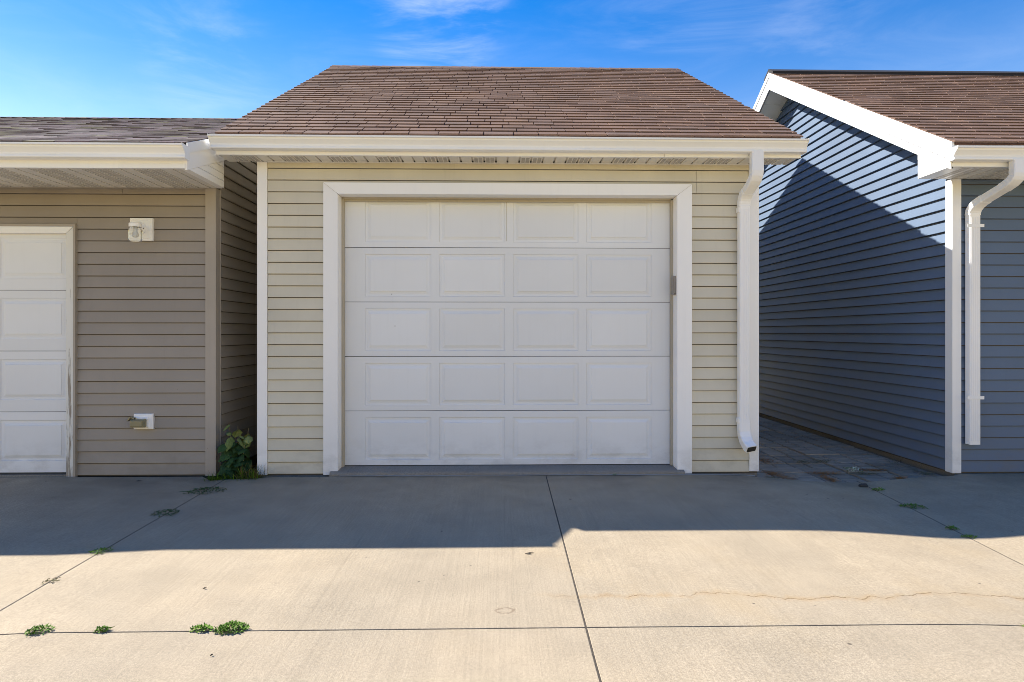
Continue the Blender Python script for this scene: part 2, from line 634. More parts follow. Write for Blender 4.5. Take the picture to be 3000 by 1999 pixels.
def slab(k, y1, y0):
    nx, ny = 22, 22
    gap, rnd = 0.0036, 0.0007
    mb = MB()
    us = [0, rnd, 2 * rnd] + [rnd + (1 - 2 * rnd) * i / nx for i in range(1, nx)] + [1 - 2 * rnd, 1 - rnd, 1]
    grid = []
    for j, v in enumerate(us):
        row = []
        for i, u in enumerate(us):
            yy = y0 + (y1 - y0) * v
            xa, xb = jl(k, yy) + gap, jl(k + 1, yy) - gap
            x = xa + (xb - xa) * u
            yb = back_edge(x) if y1 > -0.5 else y1 - gap
            ya = y0 + gap
            y = ya + (yb - ya) * v
            if y > -2.0:                                    # keep the joints straight while the back edge bends
                xa, xb = jl(k, y) + gap, jl(k + 1, y) - gap
                x = xa + (xb - xa) * u
            edge = i in (0, len(us) - 1) or j in (0, len(us) - 1)
            row.append((x, y, dip(x, y) - (0.0015 if edge else 0.0)))
        grid.append(row)
    n = len(us)
    mb.v = [p for r in grid for p in r]
    for j in range(n - 1):
        for i in range(n - 1):
            mb.f.append((j * n + i, j * n + i + 1, (j + 1) * n + i + 1, (j + 1) * n + i))
            mb.t.append(0)
    ring = [i for i in range(n)] + [j * n + n - 1 for j in range(1, n)] + [(n - 1) * n + i for i in range(n - 2, -1, -1)] + \
           [j * n for j in range(n - 2, 0, -1)]
    base = len(mb.v)
    mb.v += [(mb.v[i][0], mb.v[i][1], mb.v[i][2] - 0.06) for i in ring]
    L = len(ring)
    for q in range(L):
        mb.f.append((ring[q], base + q, base + (q + 1) % L, ring[(q + 1) % L]))
        mb.t.append(0)
    o = part("concrete_slab", mb, M['concrete'], drive, smooth=False)
    o.data.polygons.foreach_set("use_smooth", [True] * (n - 1) * (n - 1) + [False] * L)
    return o


for k in range(-3, 5):
    for (a, b) in rows:
        slab(k, a, b)

# dirt packed into the joints
jm = MB()
for k in range(-2, 5):
    y = -0.10
    while y > -12.4:
        y2 = y - 0.2
        xa, xb = jl(k, y), jl(k, y2)
        za = min(dip(xa - 0.004, y), dip(xa + 0.004, y)) - 0.0010 - 0.0006 * noise.noise(Vector((k * 5, y * 6, 0)))
        zb = min(dip(xb - 0.004, y2), dip(xb + 0.004, y2)) - 0.0010 - 0.0006 * noise.noise(Vector((k * 5, y2 * 6, 0)))
        jm.face([(xa - 0.006, y, za), (xa + 0.006, y, za), (xb + 0.006, y2, zb), (xb - 0.006, y2, zb)])
        y = y2
for (a, b) in rows[:-1]:
    x = -13.0
    while x < 13.5:
        x2 = x + 0.25
        za, zb = dip(x, b) - 0.0060, dip(x2, b) - 0.0060
        jm.face([(x, b - 0.006, za), (x2, b - 0.006, zb), (x2, b + 0.006, zb), (x, b + 0.006, za)])
        x = x2
stuff(part("joint_dirt", jm, M['soil'], drive))

# old caulk line in front of the middle door
cm = MB()
rng = random.Random(3)
pts = []
x = -1.37
while x < 2.25:
    w = max(0.0, 0.006 + 0.009 * noise.noise(Vector((x * 3.1, 0, 0))) + 0.005 * noise.noise(Vector((x * 11, 4, 0))))
    pts.append((x, w))
    x += 0.03
for (xa, wa), (xb, wb) in zip(pts, pts[1:]):
    za, zb = dip(xa, -0.08) + 0.004, dip(xb, -0.08) + 0.004
    cm.face([(xa, -0.078 - wa, za), (xb, -0.078 - wb, zb), (xb, -0.069, zb + 0.004), (xa, -0.069, za + 0.004)])
part("caulk_line", cm, M['caulk'], drive)

# passage of charcoal pavers between the middle and the right-hand garage
pb = MB()
pb.box(2.10, 4.06, -0.16, 8.0, -0.14, -0.098)
path = structure(part("path", pb, M['soil']))


def paver_z(x, y):
    return -0.052 - 0.014 * math.exp(-((x - 2.98) / 0.6) ** 2) * max(0.0, 1 - max(0, y) / 2.0) + 0.004 * noise.noise(Vector((x * 2, y * 2, 0)))


def inset_poly(poly, d):
    c = Vector((sum(p[0] for p in poly) / len(poly), sum(p[1] for p in poly) / len(poly)))
    out = []
    n = len(poly)
    for i in range(n):
        p0, p1, p2 = Vector(poly[i - 1]), Vector(poly[i]), Vector(poly[(i + 1) % n])
        e1, e2 = (p1 - p0).normalized(), (p2 - p1).normalized()
        n1, n2 = Vector((-e1.y, e1.x)), Vector((-e2.y, e2.x))
        m = (n1 + n2)
        m = m / max(0.35, m.length_squared) * 2 if m.length > 1e-6 else n1
        out.append(tuple(p1 + m * d))
    return out


prng = random.Random(11)
S = 0.405
ix = 0
xs = [2.10 + 0.02 + S * i for i in range(6)]
for i in range(5):
    shift = 0.0
    for j in range(20):
        x0 = 2.085 + i * 0.385
        x1 = x0 + 0.385
        y0 = -0.15 + j * S + shift
        y1 = y0 + S
        if x1 > 4.04:
            x1 = 4.035
        # moulded face: the square stone is cast as three to five irregular flags
        a = prng.uniform(0.38, 0.62)
        b = prng.uniform(0.35, 0.65)
        c = prng.uniform(0.35, 0.65)
        d = prng.uniform(-0.05, 0.05)
        f = lambda u, v: (x0 + (x1 - x0) * u, y0 + (y1 - y0) * v)
        kind = prng.random()
        if kind < 0.4:
            polys = [[f(0, 0), f(a, 0), f(a + d, b), f(0, b + d)], [f(0, b + d), f(a + d, b), f(a, 1), f(0, 1)],
                     [f(a, 0), f(1, 0), f(1, c), f(a + d, b)], [f(a + d, b), f(1, c), f(1, 1), f(a, 1)]]
        elif kind < 0.75:
            polys = [[f(0, 0), f(1, 0), f(1, b), f(a, b + d), f(0, c)], [f(0, c), f(a, b + d), f(a + d, 1), f(0, 1)],
                     [f(a, b + d), f(1, b), f(1, 1), f(a + d, 1)]]
        else:
            polys = [[f(0, 0), f(a, 0), f(b, 1), f(0, 1)], [f(a, 0), f(1, 0), f(1, c), f((a + b) / 2, c + d)],
                     [f((a + b) / 2, c + d), f(1, c), f(1, 1), f(b, 1)]]
        mb = MB()
        zt = paver_z((x0 + x1) / 2, (y0 + y1) / 2) + prng.uniform(-0.004, 0.004)
        zl = -0.082
        q = inset_poly([f(0, 0), f(1, 0), f(1, 1), f(0, 1)], 0.0065)
        mb.loft([[(p[0], p[1], zl - 0.02) for p in q], [(p[0], p[1], zt - 0.007) for p in q]])
        for po in polys:
            o_ = inset_poly(po, 0.0095)
            i_ = inset_poly(po, 0.0155)
            if len(o_) < 3:
                continue
            dz = prng.uniform(-0.002, 0.003)
            mb.loft([[(p[0], p[1], zt - 0.010) for p in o_], [(p[0], p[1], zt - 0.002 + dz) for p in o_],
                     [(p[0], p[1], zt + dz) for p in i_]])
        part("paving_stone", mb, M['paver'], path)


# ------------------------------------------------------------------ shared building blocks
def lap_profile(h, t):
    return [(0.0, 0.0062), (-t + 0.0015, 0.0062), (-t, 0.0085), (-t * 0.2, h), (0.0, h)]


BOARD_CACHE = {}


def board_front(parent, x0, x1, yb, z, h, mat, t=0.017, z_cut=None):
    """one siding course on a wall that faces the drive; yb is the wall plane"""
    hh = h if z_cut is None else min(h, z_cut - z)
    if hh < 0.014:
        return
    key = (round(x1 - x0, 4), round(hh, 4), mat.name, t)
    if key not in BOARD_CACHE:
        mb = MB()
        L = (x1 - x0) / 2
        pr = lap_profile(h, t)
        if hh < h:
            k = hh / h
            pr = [(0, 0.006), (-t + 0.0015, 0.006), (-t, 0.0085), (-t * (1 - 0.78 * k), hh), (0, hh)]
        mb.loft([[(-L, y, zz) for y, zz in pr], [(L, y, zz) for y, zz in pr]])
        BOARD_CACHE[key] = mb.mesh("siding_board", mat)
    return link("siding_board", BOARD_CACHE[key], parent, ((x0 + x1) / 2, yb, z))


def board_side(parent, xw, sgn, fy0, fy1, z, h, mat, t=0.017, name="siding_board"):
    """one course on a side wall; sgn = which way the wall faces; fy0, fy1 give its ends at a height"""
    mb = MB()
    pr = lap_profile(h, t)
    a = [(xw - sgn * y, fy0(z + zz), z + zz) for y, zz in pr]
    b = [(xw - sgn * y, fy1(z + zz), z + zz) for y, zz in pr]
    mb.loft([a, b])
    return part(name, mb, mat, parent)


def shingles(parent, x0, x1, ye, ze, yr, zr, courses, mat, n_obj, seed, tabw=(0.15, 0.27), thick=(0.0115, 0.0140), clip=None):
    """lapped tabs on a slope facing the drive; the nearest n_obj are parts, the rest one mesh"""
    r = random.Random(seed)
    L = math.hypot(yr - ye, zr - ze)
    sy, sz = (yr - ye) / L, (zr - ze) / L
    ny, nz = -sz, sy
    e = L / courses
    rest = MB()
    cnt = 0
    for c in range(courses):
        x = x0 - (c % 3) * 0.085 - r.uniform(0, 0.05)
        v0 = c * e
        v1 = min(L, v0 + e * 1.12)
        wob = r.uniform(-0.0012, 0.0012)
        jog = r.uniform(-0.003, 0.003)
        while x < x1 - 0.02:
            w = r.uniform(*tabw)
            xa, xb = max(x, x0 + jog), min(x + w, x1 + jog)
            x += w
            if xb - xa < 0.02:
                continue
            t = r.choice((thick[0], thick[0] * 1.2, thick[0] * 1.1, thick[1]))
            dv = wob + r.uniform(-0.001, 0.001)
            tint = r.random()
            mb = rest if cnt >= n_obj else MB()
            cnt += 1

            def P(xx, v, n):
                return (xx, ye + sy * v + ny * n, ze + sz * v + nz * n)
            g = 0.0038
            sag = r.uniform(-0.001, 0.001)
            va, vb = v0 + dv + sag, v0 + dv - sag
            A, B = P(xa + g, va, 0.0), P(xb - g, vb, 0.0)
            A2, B2 = P(xa + g, va, t), P(xb - g, vb, t)
            C, D = P(xb - g, v1, 0.0), P(xa + g, v1, 0.0)
            C2, D2 = P(xb - g, v1, 0.0025), P(xa + g, v1, 0.0025)
            i = len(mb.v)
            mb.v += [A, B, C, D, A2, B2, C2, D2]
            for q in ((4, 5, 6, 7), (0, 1, 5, 4), (1, 2, 6, 5), (3, 0, 4, 7)):
                mb.f.append(tuple(i + k for k in q))
                mb.t.append(tint)
            if mb is not rest:
                part("shingle", mb, mat, parent)
    if rest.v:
        stuff(part("shingle_courses", rest, mat, parent))


def roof_deck(parent, x0, x1, ye, ze, yr, zr, mat, name="roof_deck", th=0.03):
    """both slopes as one folded board just under the shingles"""
    yb = 2 * yr - ye
    pr = [(ye, ze - 0.003), (yr, zr - 0.003), (yb, ze - 0.003), (yb, ze - th), (yr, zr - th), (ye, ze - th)]
    mb = MB()
    mb.loft([[(x0, y, z) for y, z in pr], [(x1, y, z) for y, z in pr]])
    return part(name, mb, mat, parent)


def gutter(parent, x0, x1, yf, zt, drop=0.0, mat=None, slope=0.0):
    """open K-style trough; yf is the fascia face"""
    mat = mat or M['cream']
    pr = [(0.0, 0.0), (0.0, -0.100), (-0.076, -0.100), (-0.080, -0.096), (-0.080, -0.083), (-0.069, -0.079), (-0.074, -0.062), (-0.092, -0.040),
          (-0.103, -0.028), (-0.105, -0.015), (-0.121, -0.013), (-0.122, 0.0), (-0.112, 0.001), (-0.102, -0.012), (-0.100, -0.026),
          (-0.089, -0.037), (-0.071, -0.058), (-0.065, -0.082), (-0.058, -0.096), (-0.004, -0.096), (-0.004, 0.0)]
    mb = MB()
    n = max(2, int((x1 - x0) / 1.5))
    mb.loft([[(x0 + (x1 - x0) * i / n, yf + y, zt + z - slope * i / n) for y, z in pr] for i in range(n + 1)])
    g = part("gutter", mb, mat, parent)
    cap = [(0.0, 0.0), (0.0, -0.102), (-0.077, -0.102), (-0.082, -0.096), (-0.082, -0.082), (-0.073, -0.077), (-0.079, -0.060), (-0.097, -0.040),
           (-0.110, -0.027), (-0.123, -0.013), (-0.123, 0.003)]
    for xx, dx, s in ((x0, -0.004, 0.0), (x1, 0.004, slope)):
        mb = MB()
        mb.loft([[(xx, yf + y, zt + z - s) for y, z in cap], [(xx + dx, yf + y, zt + z - s) for y, z in cap]])
        part("end_cap", mb, mat, g)
    return g


def soffit(parent, x0, x1, y0, y1, z, first=0, pw=0.405, ribs=4, slot=0.011):
    """vented panels, two ribs solid and two perforated, laid front to back"""
    x = x0
    k = first
    while x < x1 - 0.01:
        xe = min(x + pw, x1)
        mb = MB()
        vb = MB()
        rw = pw / ribs
        for i in range(ribs):
            a, b = x + i * rw, min(x + (i + 1) * rw, xe)
            if b - a < 0.02:
                continue
            mb.box(a + 0.008, b - 0.008, y0, y1, z, z + 0.006)
            if i in (1, 2):
                y = y0 + 0.03
                while y < y1 - 0.015 and b - a > 0.08:
                    for (u0, u1) in ((0.16, 0.46), (0.54, 0.84)):
                        vb.box(a + rw * u0, a + rw * u1, y, y + slot * 0.42, z - 0.0012, z + 0.001)
                    y += slot
        mb.box(x, xe, y0, y1, z + 0.0175, z + 0.020)
        for i in range(ribs + 1):
            xx = min(x + i * rw, xe)
            mb.box(max(x, xx - 0.0085), min(xe, xx - 0.0075), y0, y1, z + 0.006, z + 0.018) if i else None
            mb.box(max(x, xx + 0.0075), min(xe, xx + 0.0085), y0, y1, z + 0.006, z + 0.018) if xx < xe - 0.01 else None
        p = part("soffit_panel", mb, M['soffit'], parent)
        if vb.v:
            stuff(part("vent_slots", vb, M['vent'], p))
        x = xe
        k += 1


def sweep_rect(path, w, d, taper=1.0):
    """path: (x, y, z) centre points; rectangular pipe w wide (along x) and d deep, with softened corners"""
    mb = MB()
    rings = []
    n = len(path)
    for i, p in enumerate(path):
        a = Vector(path[max(0, i - 1)])
        b = Vector(path[min(n - 1, i + 1)])
        t = (b - a).normalized()
        ux = Vector((1, 0, 0))
        uy = t.cross(ux).normalized()
        ux = uy.cross(t).normalized()
        c = 0.16
        s = 1.0 + (0.035 if (i % 2 and 2 < n < 40) else 0.0)
        ring = []
        for (qx, qy) in ((-1, -1 + c), (-1 + c, -1), (1 - c, -1), (1, -1 + c), (1, 1 - c), (1 - c, 1), (-1 + c, 1), (-1, 1 - c)):
            ring.append(tuple(Vector(p) + ux * (qx * w / 2 * s) + uy * (qy * d / 2 * s)))
        rings.append(ring)
    mb.loft(rings)
    return mb


def arc_pts(p0, p1, p2, n=7):
    """quadratic bend from p0 to p2 round the corner p1"""
    p0, p1, p2 = Vector(p0), Vector(p1), Vector(p2)
    return [tuple(p0 * (1 - t) ** 2 + p1 * 2 * t * (1 - t) + p2 * t * t) for t in [i / n for i in range(n + 1)]]


def pipe_ribs(xc, yc, z0, z1, w, d):
    mb = MB()
    for k in range(-2, 3):
        xx = xc + k * w * 0.17
        mb.box(xx - w * 0.045, xx + w * 0.045, yc - d / 2 - 0.0025, yc - d / 2 + 0.001, z0 + 0.03, z1 - 0.03)
    return mb


def raised_panel(mb, x0, x1, z0, z1, y):
    """embossed rectangle on a door face that looks towards -y"""
    def ring(ix, dy):
        return [(x0 + ix, y + dy, z0 + ix), (x1 - ix, y + dy, z0 + ix), (x1 - ix, y + dy, z1 - ix), (x0 + ix, y + dy, z1 - ix)]
    rs = [ring(0, 0.0045), ring(0.0005, 0.0), ring(0.005, 0.009), ring(0.009, 0.010), ring(0.044, 0.0), ring(0.046, -0.0035), ring(0.050, -0.004)]
    mb.loft(rs, cap=False)
    mb.face(list(reversed(rs[-1])))


def garage_door(parent, x0, x1, zb, hs, n, y, cols, pw, ph_off, mat, name="garage_door", crease=None, worn=False):
    root = bpy.data.objects.new(name, None)
    COL.objects.link(root)
    root.parent = parent
    root.location = Vector(((x0 + x1) / 2, y, zb)) - wloc(parent)
    for i in range(n):
        z0, z1 = zb + i * hs, zb + (i + 1) * hs
        # face plate with openings for the embossed fields
        mb = MB()
        pz0, pz1 = z0 + ph_off[0], z1 - ph_off[1]
        edges = [x0] + [e for c in cols for e in (c, c + pw)] + [x1]
        zz0, zz1 = z0 + 0.0025, z1 - 0.0025
        mb.box(x0, x1, y + 0.006, y + 0.045, zz0, zz1)
        mb.face([(x0, y, zz0), (x1, y, zz0), (x1, y, pz0), (x0, y, pz0)])
        mb.face([(x0, y, pz1), (x1, y, pz1), (x1, y, zz1), (x0, y, zz1)])
        for a, b in zip(edges[0::2], edges[1::2]):
            mb.face([(a, y, pz0), (b, y, pz0), (b, y, pz1), (a, y, pz1)])
        mb.face([(x0, y, zz0), (x0, y + 0.006, zz0), (x1, y + 0.006, zz0), (x1, y, zz0)])
        mb.face([(x0, y, zz1), (x1, y, zz1), (x1, y + 0.006, zz1), (x0, y + 0.006, zz1)])
        part("door_section", mb, mat, root)
        for c in cols:
            pm = MB()
            raised_panel(pm, c, c + pw, pz0, pz1, y)
            part("door_panel", pm, mat, root)
    gp = MB()
    gp.box(x0, x1, y + 0.012, y + 0.03, zb - 0.002, zb + hs * n - 0.004)
    part("joint_backing", gp, M['gap'], root)
    sl = MB()
    sl.box(x0, x1, y + 0.004, y + 0.035, zb - 0.016, zb + 0.001)
    part("bottom_seal", sl, M['rubber'], root)
    return root


def ridge_caps(parent, x0, x1, yr, zr, p, mat, step=0.14, seed=1):
    r = random.Random(seed)
    x = x0
    mb = MB()
    w = 0.14
    while x < x1:
        xe = min(x + step * 1.5, x1)
        t = r.random()
        h0, h1 = 0.016, 0.010
        for s in (-1, 1):
            mb.face([(x, yr, zr + h0), (xe, yr, zr + h1), (xe, yr + s * w, zr + h1 - p * w), (x, yr + s * w, zr + h0 - p * w)], t)
            mb.face([(x, yr + s * w, zr + h0 - p * w), (xe, yr + s * w, zr + h1 - p * w), (xe, yr + s * w, zr - 0.004 - p * w),
                     (x, yr + s * w, zr - 0.004 - p * w)], t)
        mb.face([(x, yr, zr + h0), (x, yr - w, zr + h0 - p * w), (x, yr - w, zr - p * w), (x, yr, zr)], t)
        x += step
    return part("ridge_cap", mb, mat, parent)


def rake_board(parent, x0, x1, y0, yr, z0f, depth, mat, name="rake_board", top=0.0):
    """sloping board along a gable edge, both slopes, mitred at the ridge; z0f(y) = roof line"""
    for (ya, yb) in ((y0, yr), (2 * yr - y0, yr)):
        mb = MB()
        za, zb = z0f(y0), z0f(yr)
        a = [(x0, ya, za - top), (x1, ya, za - top), (x1, ya, za - depth), (x0, ya, za - depth)]
        b = [(x0, yb, zb - top), (x1, yb, zb - top), (x1, yb, zb - depth), (x0, yb, zb - depth)]
        mb.loft([a, b])
        part(name, mb, mat, parent)


# ------------------------------------------------------------------ middle garage
GROUP = "garages side by side along the driveway"
gc = thing("garage", (0.1, 1.5, 0), "tan sided garage with closed white panelled door, in the middle of the row", "garage", GROUP)
h = 0.1024
WP = 0.014                                                  # wall plane behind the siding
cw = MB()
cw.box(-2.085, -1.45, WP, 0.12, -0.02, 2.76)
cw.box(1.61, 2.285, WP, 0.12, -0.02, 2.76)
cw.box(-1.45, 1.61, WP, 0.12, 2.455, 2.76)
part("front_wall", cw, M['sheathing'], gc)
zr_c = lambda y: 2.889 + 0.5795 * (y + 0.25)
for xw, nm in ((-2.085, -1), (2.285, 1)):
    mb = MB()
    a = min(xw, xw - nm * 0.1)
    b = max(xw, xw - nm * 0.1)
    pr = [(0.12, -0.02), (6.72, -0.02), (6.72, zr_c(0.12) - 0.04), (3.42, zr_c(3.40) - 0.04), (0.12, zr_c(0.12) - 0.04)]
    mb.loft([[(a, y, z) for y, z in pr], [(b, y, z) for y, z in pr]])
    part("side_wall", mb, M['sheathing'], gc)
    sb = MB()
    for i in range(46):
        z = 0.003 + i * h
        y1 = 6.70
        y0 = 0.09
        if z + h > zr_c(0.09) - 0.15:
            q = (z + h - (zr_c(0.09) - 0.15)) / 0.5795
            y0, y1 = 0.09 + q, 6.72 - q
        if y1 - y0 < 0.1:
            break
        pr = lap_profile(h, 0.017)
        sb.loft([[(xw - nm * yy, y0, z + zz) for yy, zz in pr], [(xw - nm * yy, y1, z + zz) for yy, zz in pr]])
    part("side_siding", sb, M['tan'], gc)
mb = MB()
mb.box(-2.085, 2.285, 6.72, 6.82, -0.02, 2.76)
part("back_wall", mb, M['tan'], gc)
for i in range(27):
    z = 0.003 + i * h
    if i < 24:
        board_front(gc, -2.012, -1.520, WP, z, h, M['tan'])
        board_front(gc, 1.692, 2.208, WP, z, h, M['tan'])
    elif i < 26:
        board_front(gc, -2.012, 1.742, WP, z, h, M['tan'])
        board_front(gc, 1.7445, 2.208, WP, z, h, M['tan'])
    else:
        board_front(gc, -2.012, -0.394, WP - 0.003, z, h, M['tan'], z_cut=2.722)
        board_front(gc, -0.3915, 2.208, WP - 0.003, z, h, M['tan'], z_cut=2.722)
# corner posts: a front flange and a side flange each
for xo, s in ((-2.098, 1), (2.294, -1)):
    mb = MB()
    pr = [(0, 0), (0.084, 0), (0.084, 0.02), (0.062, 0.02), (0.062, 0.007), (0.058, 0.007), (0.058, 0.02), (0.012, 0.02), (0.012, 0.09), (0, 0.09)]
    zb = 0.0 if s > 0 else 0.014
    pr = [(xo + s * a, -0.008 + b) for a, b in pr]
    mb.loft([[(a, b, zb) for a, b in pr], [(a, b, 2.722) for a, b in pr]])
    part("corner_post", mb, M['white'], gc)
# casing: mitred head and legs wrapped back into the opening
XL, XR, ZT = -1.524, 1.695, 2.541
xl, xr, zt = -1.400, 1.566, 2.443
yf, yj = -0.022, 0.128
mb = MB()
g = 0.0015
mb.loft([[(XL, yf, 0.002), (xl, yf, 0.002), (xl, yj, 0.002), (xl - 0.02, yj, 0.002), (xl - 0.02, 0.02, 0.002), (XL, 0.02, 0.002)],
         [(XL, yf, ZT - g), (xl, yf, zt - g), (xl, yj, zt - g), (xl - 0.02, yj, zt + 0.014), (xl - 0.02, 0.02, zt + 0.014), (XL, 0.02, ZT - g)]])
part("door_casing", mb, M['white'], gc)
mb = MB()
mb.loft([[(XR, yf, 0.0), (xr, yf, 0.0), (xr, yj, 0.0), (xr + 0.02, yj, 0.0), (xr + 0.02, 0.02, 0.0), (XR, 0.02, 0.0)],
         [(XR, yf, ZT - g), (xr, yf, zt - g), (xr, yj, zt - g), (xr + 0.02, yj, zt + 0.014), (xr + 0.02, 0.02, zt + 0.014), (XR, 0.02, ZT - g)]])
part("door_casing", mb, M['white'], gc)
mb = MB()
mb.loft([[(XL + g, yf - 0.0004, ZT), (xl + g, yf - 0.0004, zt), (xl + g, yj, zt), (xl - 0.01, yj, zt + 0.02), (xl - 0.01, 0.02, zt + 0.02), (XL + g, 0.02, ZT)],
         [(XR - g, yf - 0.0004, ZT), (xr - g, yf - 0.0004, zt), (xr - g, yj, zt), (xr + 0.01, yj, zt + 0.02), (xr + 0.01, 0.02, zt + 0.02), (XR - g, 0.02, ZT)]])
part("door_casing", mb, M['white'], gc)
# vinyl stop with its lip against the door
for (a, b, c, d) in ((xl - 0.01, xl + 0.022, 0.042, zt), (xr - 0.022, xr + 0.01, 0.042, zt)):
    mb = MB()
    mb.box(a, b, 0.130, 0.146, c, d)
    mb.box(a + 0.002, b - 0.002, 0.112, 0.130, c, d - 0.002)
    part("door_stop", mb, M['seal'], gc, bevel=0.002)
mb = MB()
mb.box(xl + 0.022, xr - 0.022, 0.130, 0.146, zt - 0.034, zt + 0.002)
mb.box(xl, xr, 0.112, 0.1295, zt - 0.014, zt + 0.002)
part("door_stop", mb, M['seal'], gc, bevel=0.002)
pitch = 0.6625
cols = [-1.198 + pitch * i for i in range(4)]
gd = garage_door(gc, -1.385, 1.552, 0.047, 0.4884, 5, 0.150, cols, 0.589, (0.050, 0.060), M['door'])
mb = MB()
mb.box(0.066, 0.0685, 0.1485, 0.151, 2.06, 2.41)
part("door_crease", mb, M['gap'] if False else M['seal'], gd)
# floor slab that shows under the door, its front edge rounded over
mb = MB()
pr = [(-0.064, -0.06), (-0.064, 0.012), (-0.060, 0.022), (-0.050, 0.030), (-0.036, 0.034), (0.15, 0.042), (6.7, 0.042), (6.7, -0.06)]
n = 30
rings = []
for i in range(n + 1):
    x = -1.46 + (1.62 + 1.46) * i / n
    jx = 0.004 * noise.noise(Vector((x * 4, 0, 1)))
    rings.append([(x, y + (jx if y < 0 else 0), z) for y, z in pr])
mb.loft(rings)
part("floor_slab", mb, M['slab_lip'], gc)
for fb in ((-2.08, -1.462, -0.004, 0.5), (1.622, 2.28, -0.004, 0.5), (2.18, 2.28, 0.502, 6.8), (-2.08, -1.98, 0.502, 6.8)):
    part("foundation", MB().box(*fb, -0.12, -0.006), M['foundation'], gc)
# eaves
FY = -0.212
mb = MB()
mb.loft([[(x, FY + y, z) for y, z in ((0, 2.722), (-0.004, 2.722), (-0.004, 2.752), (0.0, 2.754), (0.0, 2.885), (0.02, 2.885), (0.02, 2.722))]
         for x in (-2.362, 1.40)])
part("fascia", mb, M['cream'], gc)
mb = MB()
mb.loft([[(x, FY + y, z) for y, z in ((-0.002, 2.722), (-0.006, 2.722), (-0.006, 2.752), (-0.002, 2.754), (-0.002, 2.885), (0.02, 2.885), (0.02, 2.722))]
         for x in (1.402, 2.560)])
part("fascia", mb, M['cream'], gc)
soffit(gc, -2.355, 2.555, FY + 0.021, 0.012, 2.7245, slot=0.009)
mb = MB()
mb.box(-2.01, 2.205, -0.012, 0.004, 2.7165, 2.7243)
part("soffit_trim", mb, M['soffit'], gc)
gutter(gc, -2.372, 2.576, FY, 2.856, slope=0.006)
roof_deck(gc, -2.345, 2.555, -0.235, zr_c(-0.235), 3.40, zr_c(3.40), M['shingle'])
rake_board(gc, -2.360, -2.344, -0.21, 3.40, zr_c, 0.19, M['cream'], top=0.032)
rake_board(gc, 2.554, 2.570, -0.21, 3.40, zr_c, 0.19, M['cream'], top=0.032)
for xa, xb in ((-2.345, -2.085), (2.285, 2.555)):
    mb = MB()
    pr = [(-0.19, zr_c(-0.19) - 0.155), (3.40, zr_c(3.4) - 0.155), (3.40, zr_c(3.4) - 0.145), (-0.19, zr_c(-0.19) - 0.145)]
    mb.loft([[(xa, y, z) for y, z in pr], [(xb, y, z) for y, z in pr]])
    part("rake_soffit", mb, M['soffit'], gc)
shingles(gc, -2.352, 2.566, -0.262, zr_c(-0.262), 3.40, zr_c(3.40), 33, M['shingle'], 296, 21)
ridge_caps(gc, -2.352, 2.566, 3.40, zr_c(3.40), 0.5795, M['shingle'], seed=4)


def downspout(parent, xt, yt, zt0, xw, yw, z_bend_top, z_bend_wall, z_low, w=0.096, d=0.066, kick=None):
    root = bpy.data.objects.new("downspout", None)
    COL.objects.link(root)
    root.parent = parent
    root.location = Vector((xw, yw, z_low)) - wloc(parent)
    # outlet and top elbow
    p = [(xt, yt, zt0), (xt, yt, z_bend_top + 0.05)]
    p += arc_pts((xt, yt, z_bend_top + 0.05), (xt, yt, z_bend_top), (xt + (xw - xt) * 0.28, yt + (yw - yt) * 0.28, z_bend_top - (z_bend_top - z_bend_wall) * 0.28), 6)[1:]
    part("elbow", sweep_rect(p, w, d), M['white'], root)
    a = p[-1]
    b = (xt + (xw - xt) * 0.72, yt + (yw - yt) * 0.72, z_bend_top - (z_bend_top - z_bend_wall) * 0.72)
    ext = Vector(a) - (Vector(b) - Vector(a)).normalized() * 0.015
    part("offset_pipe", sweep_rect([tuple(ext), b], w * 0.95, d * 0.95), M['white'], root)
    q = arc_pts(b, (xw, yw, z_bend_wall), (xw, yw, z_bend_wall - 0.075), 8)
    ext2 = Vector(b) + (Vector(a) - Vector(b)).normalized() * 0.012
    part("elbow", sweep_rect([tuple(ext2)] + q, w * 1.01, d * 1.01), M['white'], root)
    part("pipe", sweep_rect([(xw, yw, z_bend_wall - 0.065), (xw, yw, z_low)], w * 0.96, d * 0.96), M['white'], root)
    stuff(part("pipe_ribs", pipe_ribs(xw, yw, z_low, z_bend_wall - 0.07, w, d * 0.96), M['white'], root))
    if kick:
        kx, ky, kz = kick
        q = [(xw, yw, z_low + 0.06), (xw, yw, z_low - 0.02)] + arc_pts((xw, yw, z_low - 0.02), (xw, yw, kz + 0.06), (kx, ky, kz), 7)[1:]
        part("elbow", sweep_rect(q, w * 1.0, d * 1.02), M['white'], root)
        tdir = (Vector(q[-1]) - Vector(q[-2])).normalized()
        e = [tuple(Vector(q[-1]) - tdir * 0.01), tuple(Vector(q[-1]) + tdir * 0.002)]
        part("mouth", sweep_rect(e, w * 0.86, d * 0.8), M['gap'], root)
    return root


ds = downspout(gc, 2.163, -0.272, 2.757, 2.142, -0.048, 2.545, 2.415, 0.42, kick=(2.170, -0.150, 0.235))
for z in (2.31, 0.47):
    mb = MB()
    mb.box(2.087, 2.096, -0.075, -0.02, z - 0.022, z + 0.022)
    part("strap", mb, M['white'], ds, bevel=0.003)

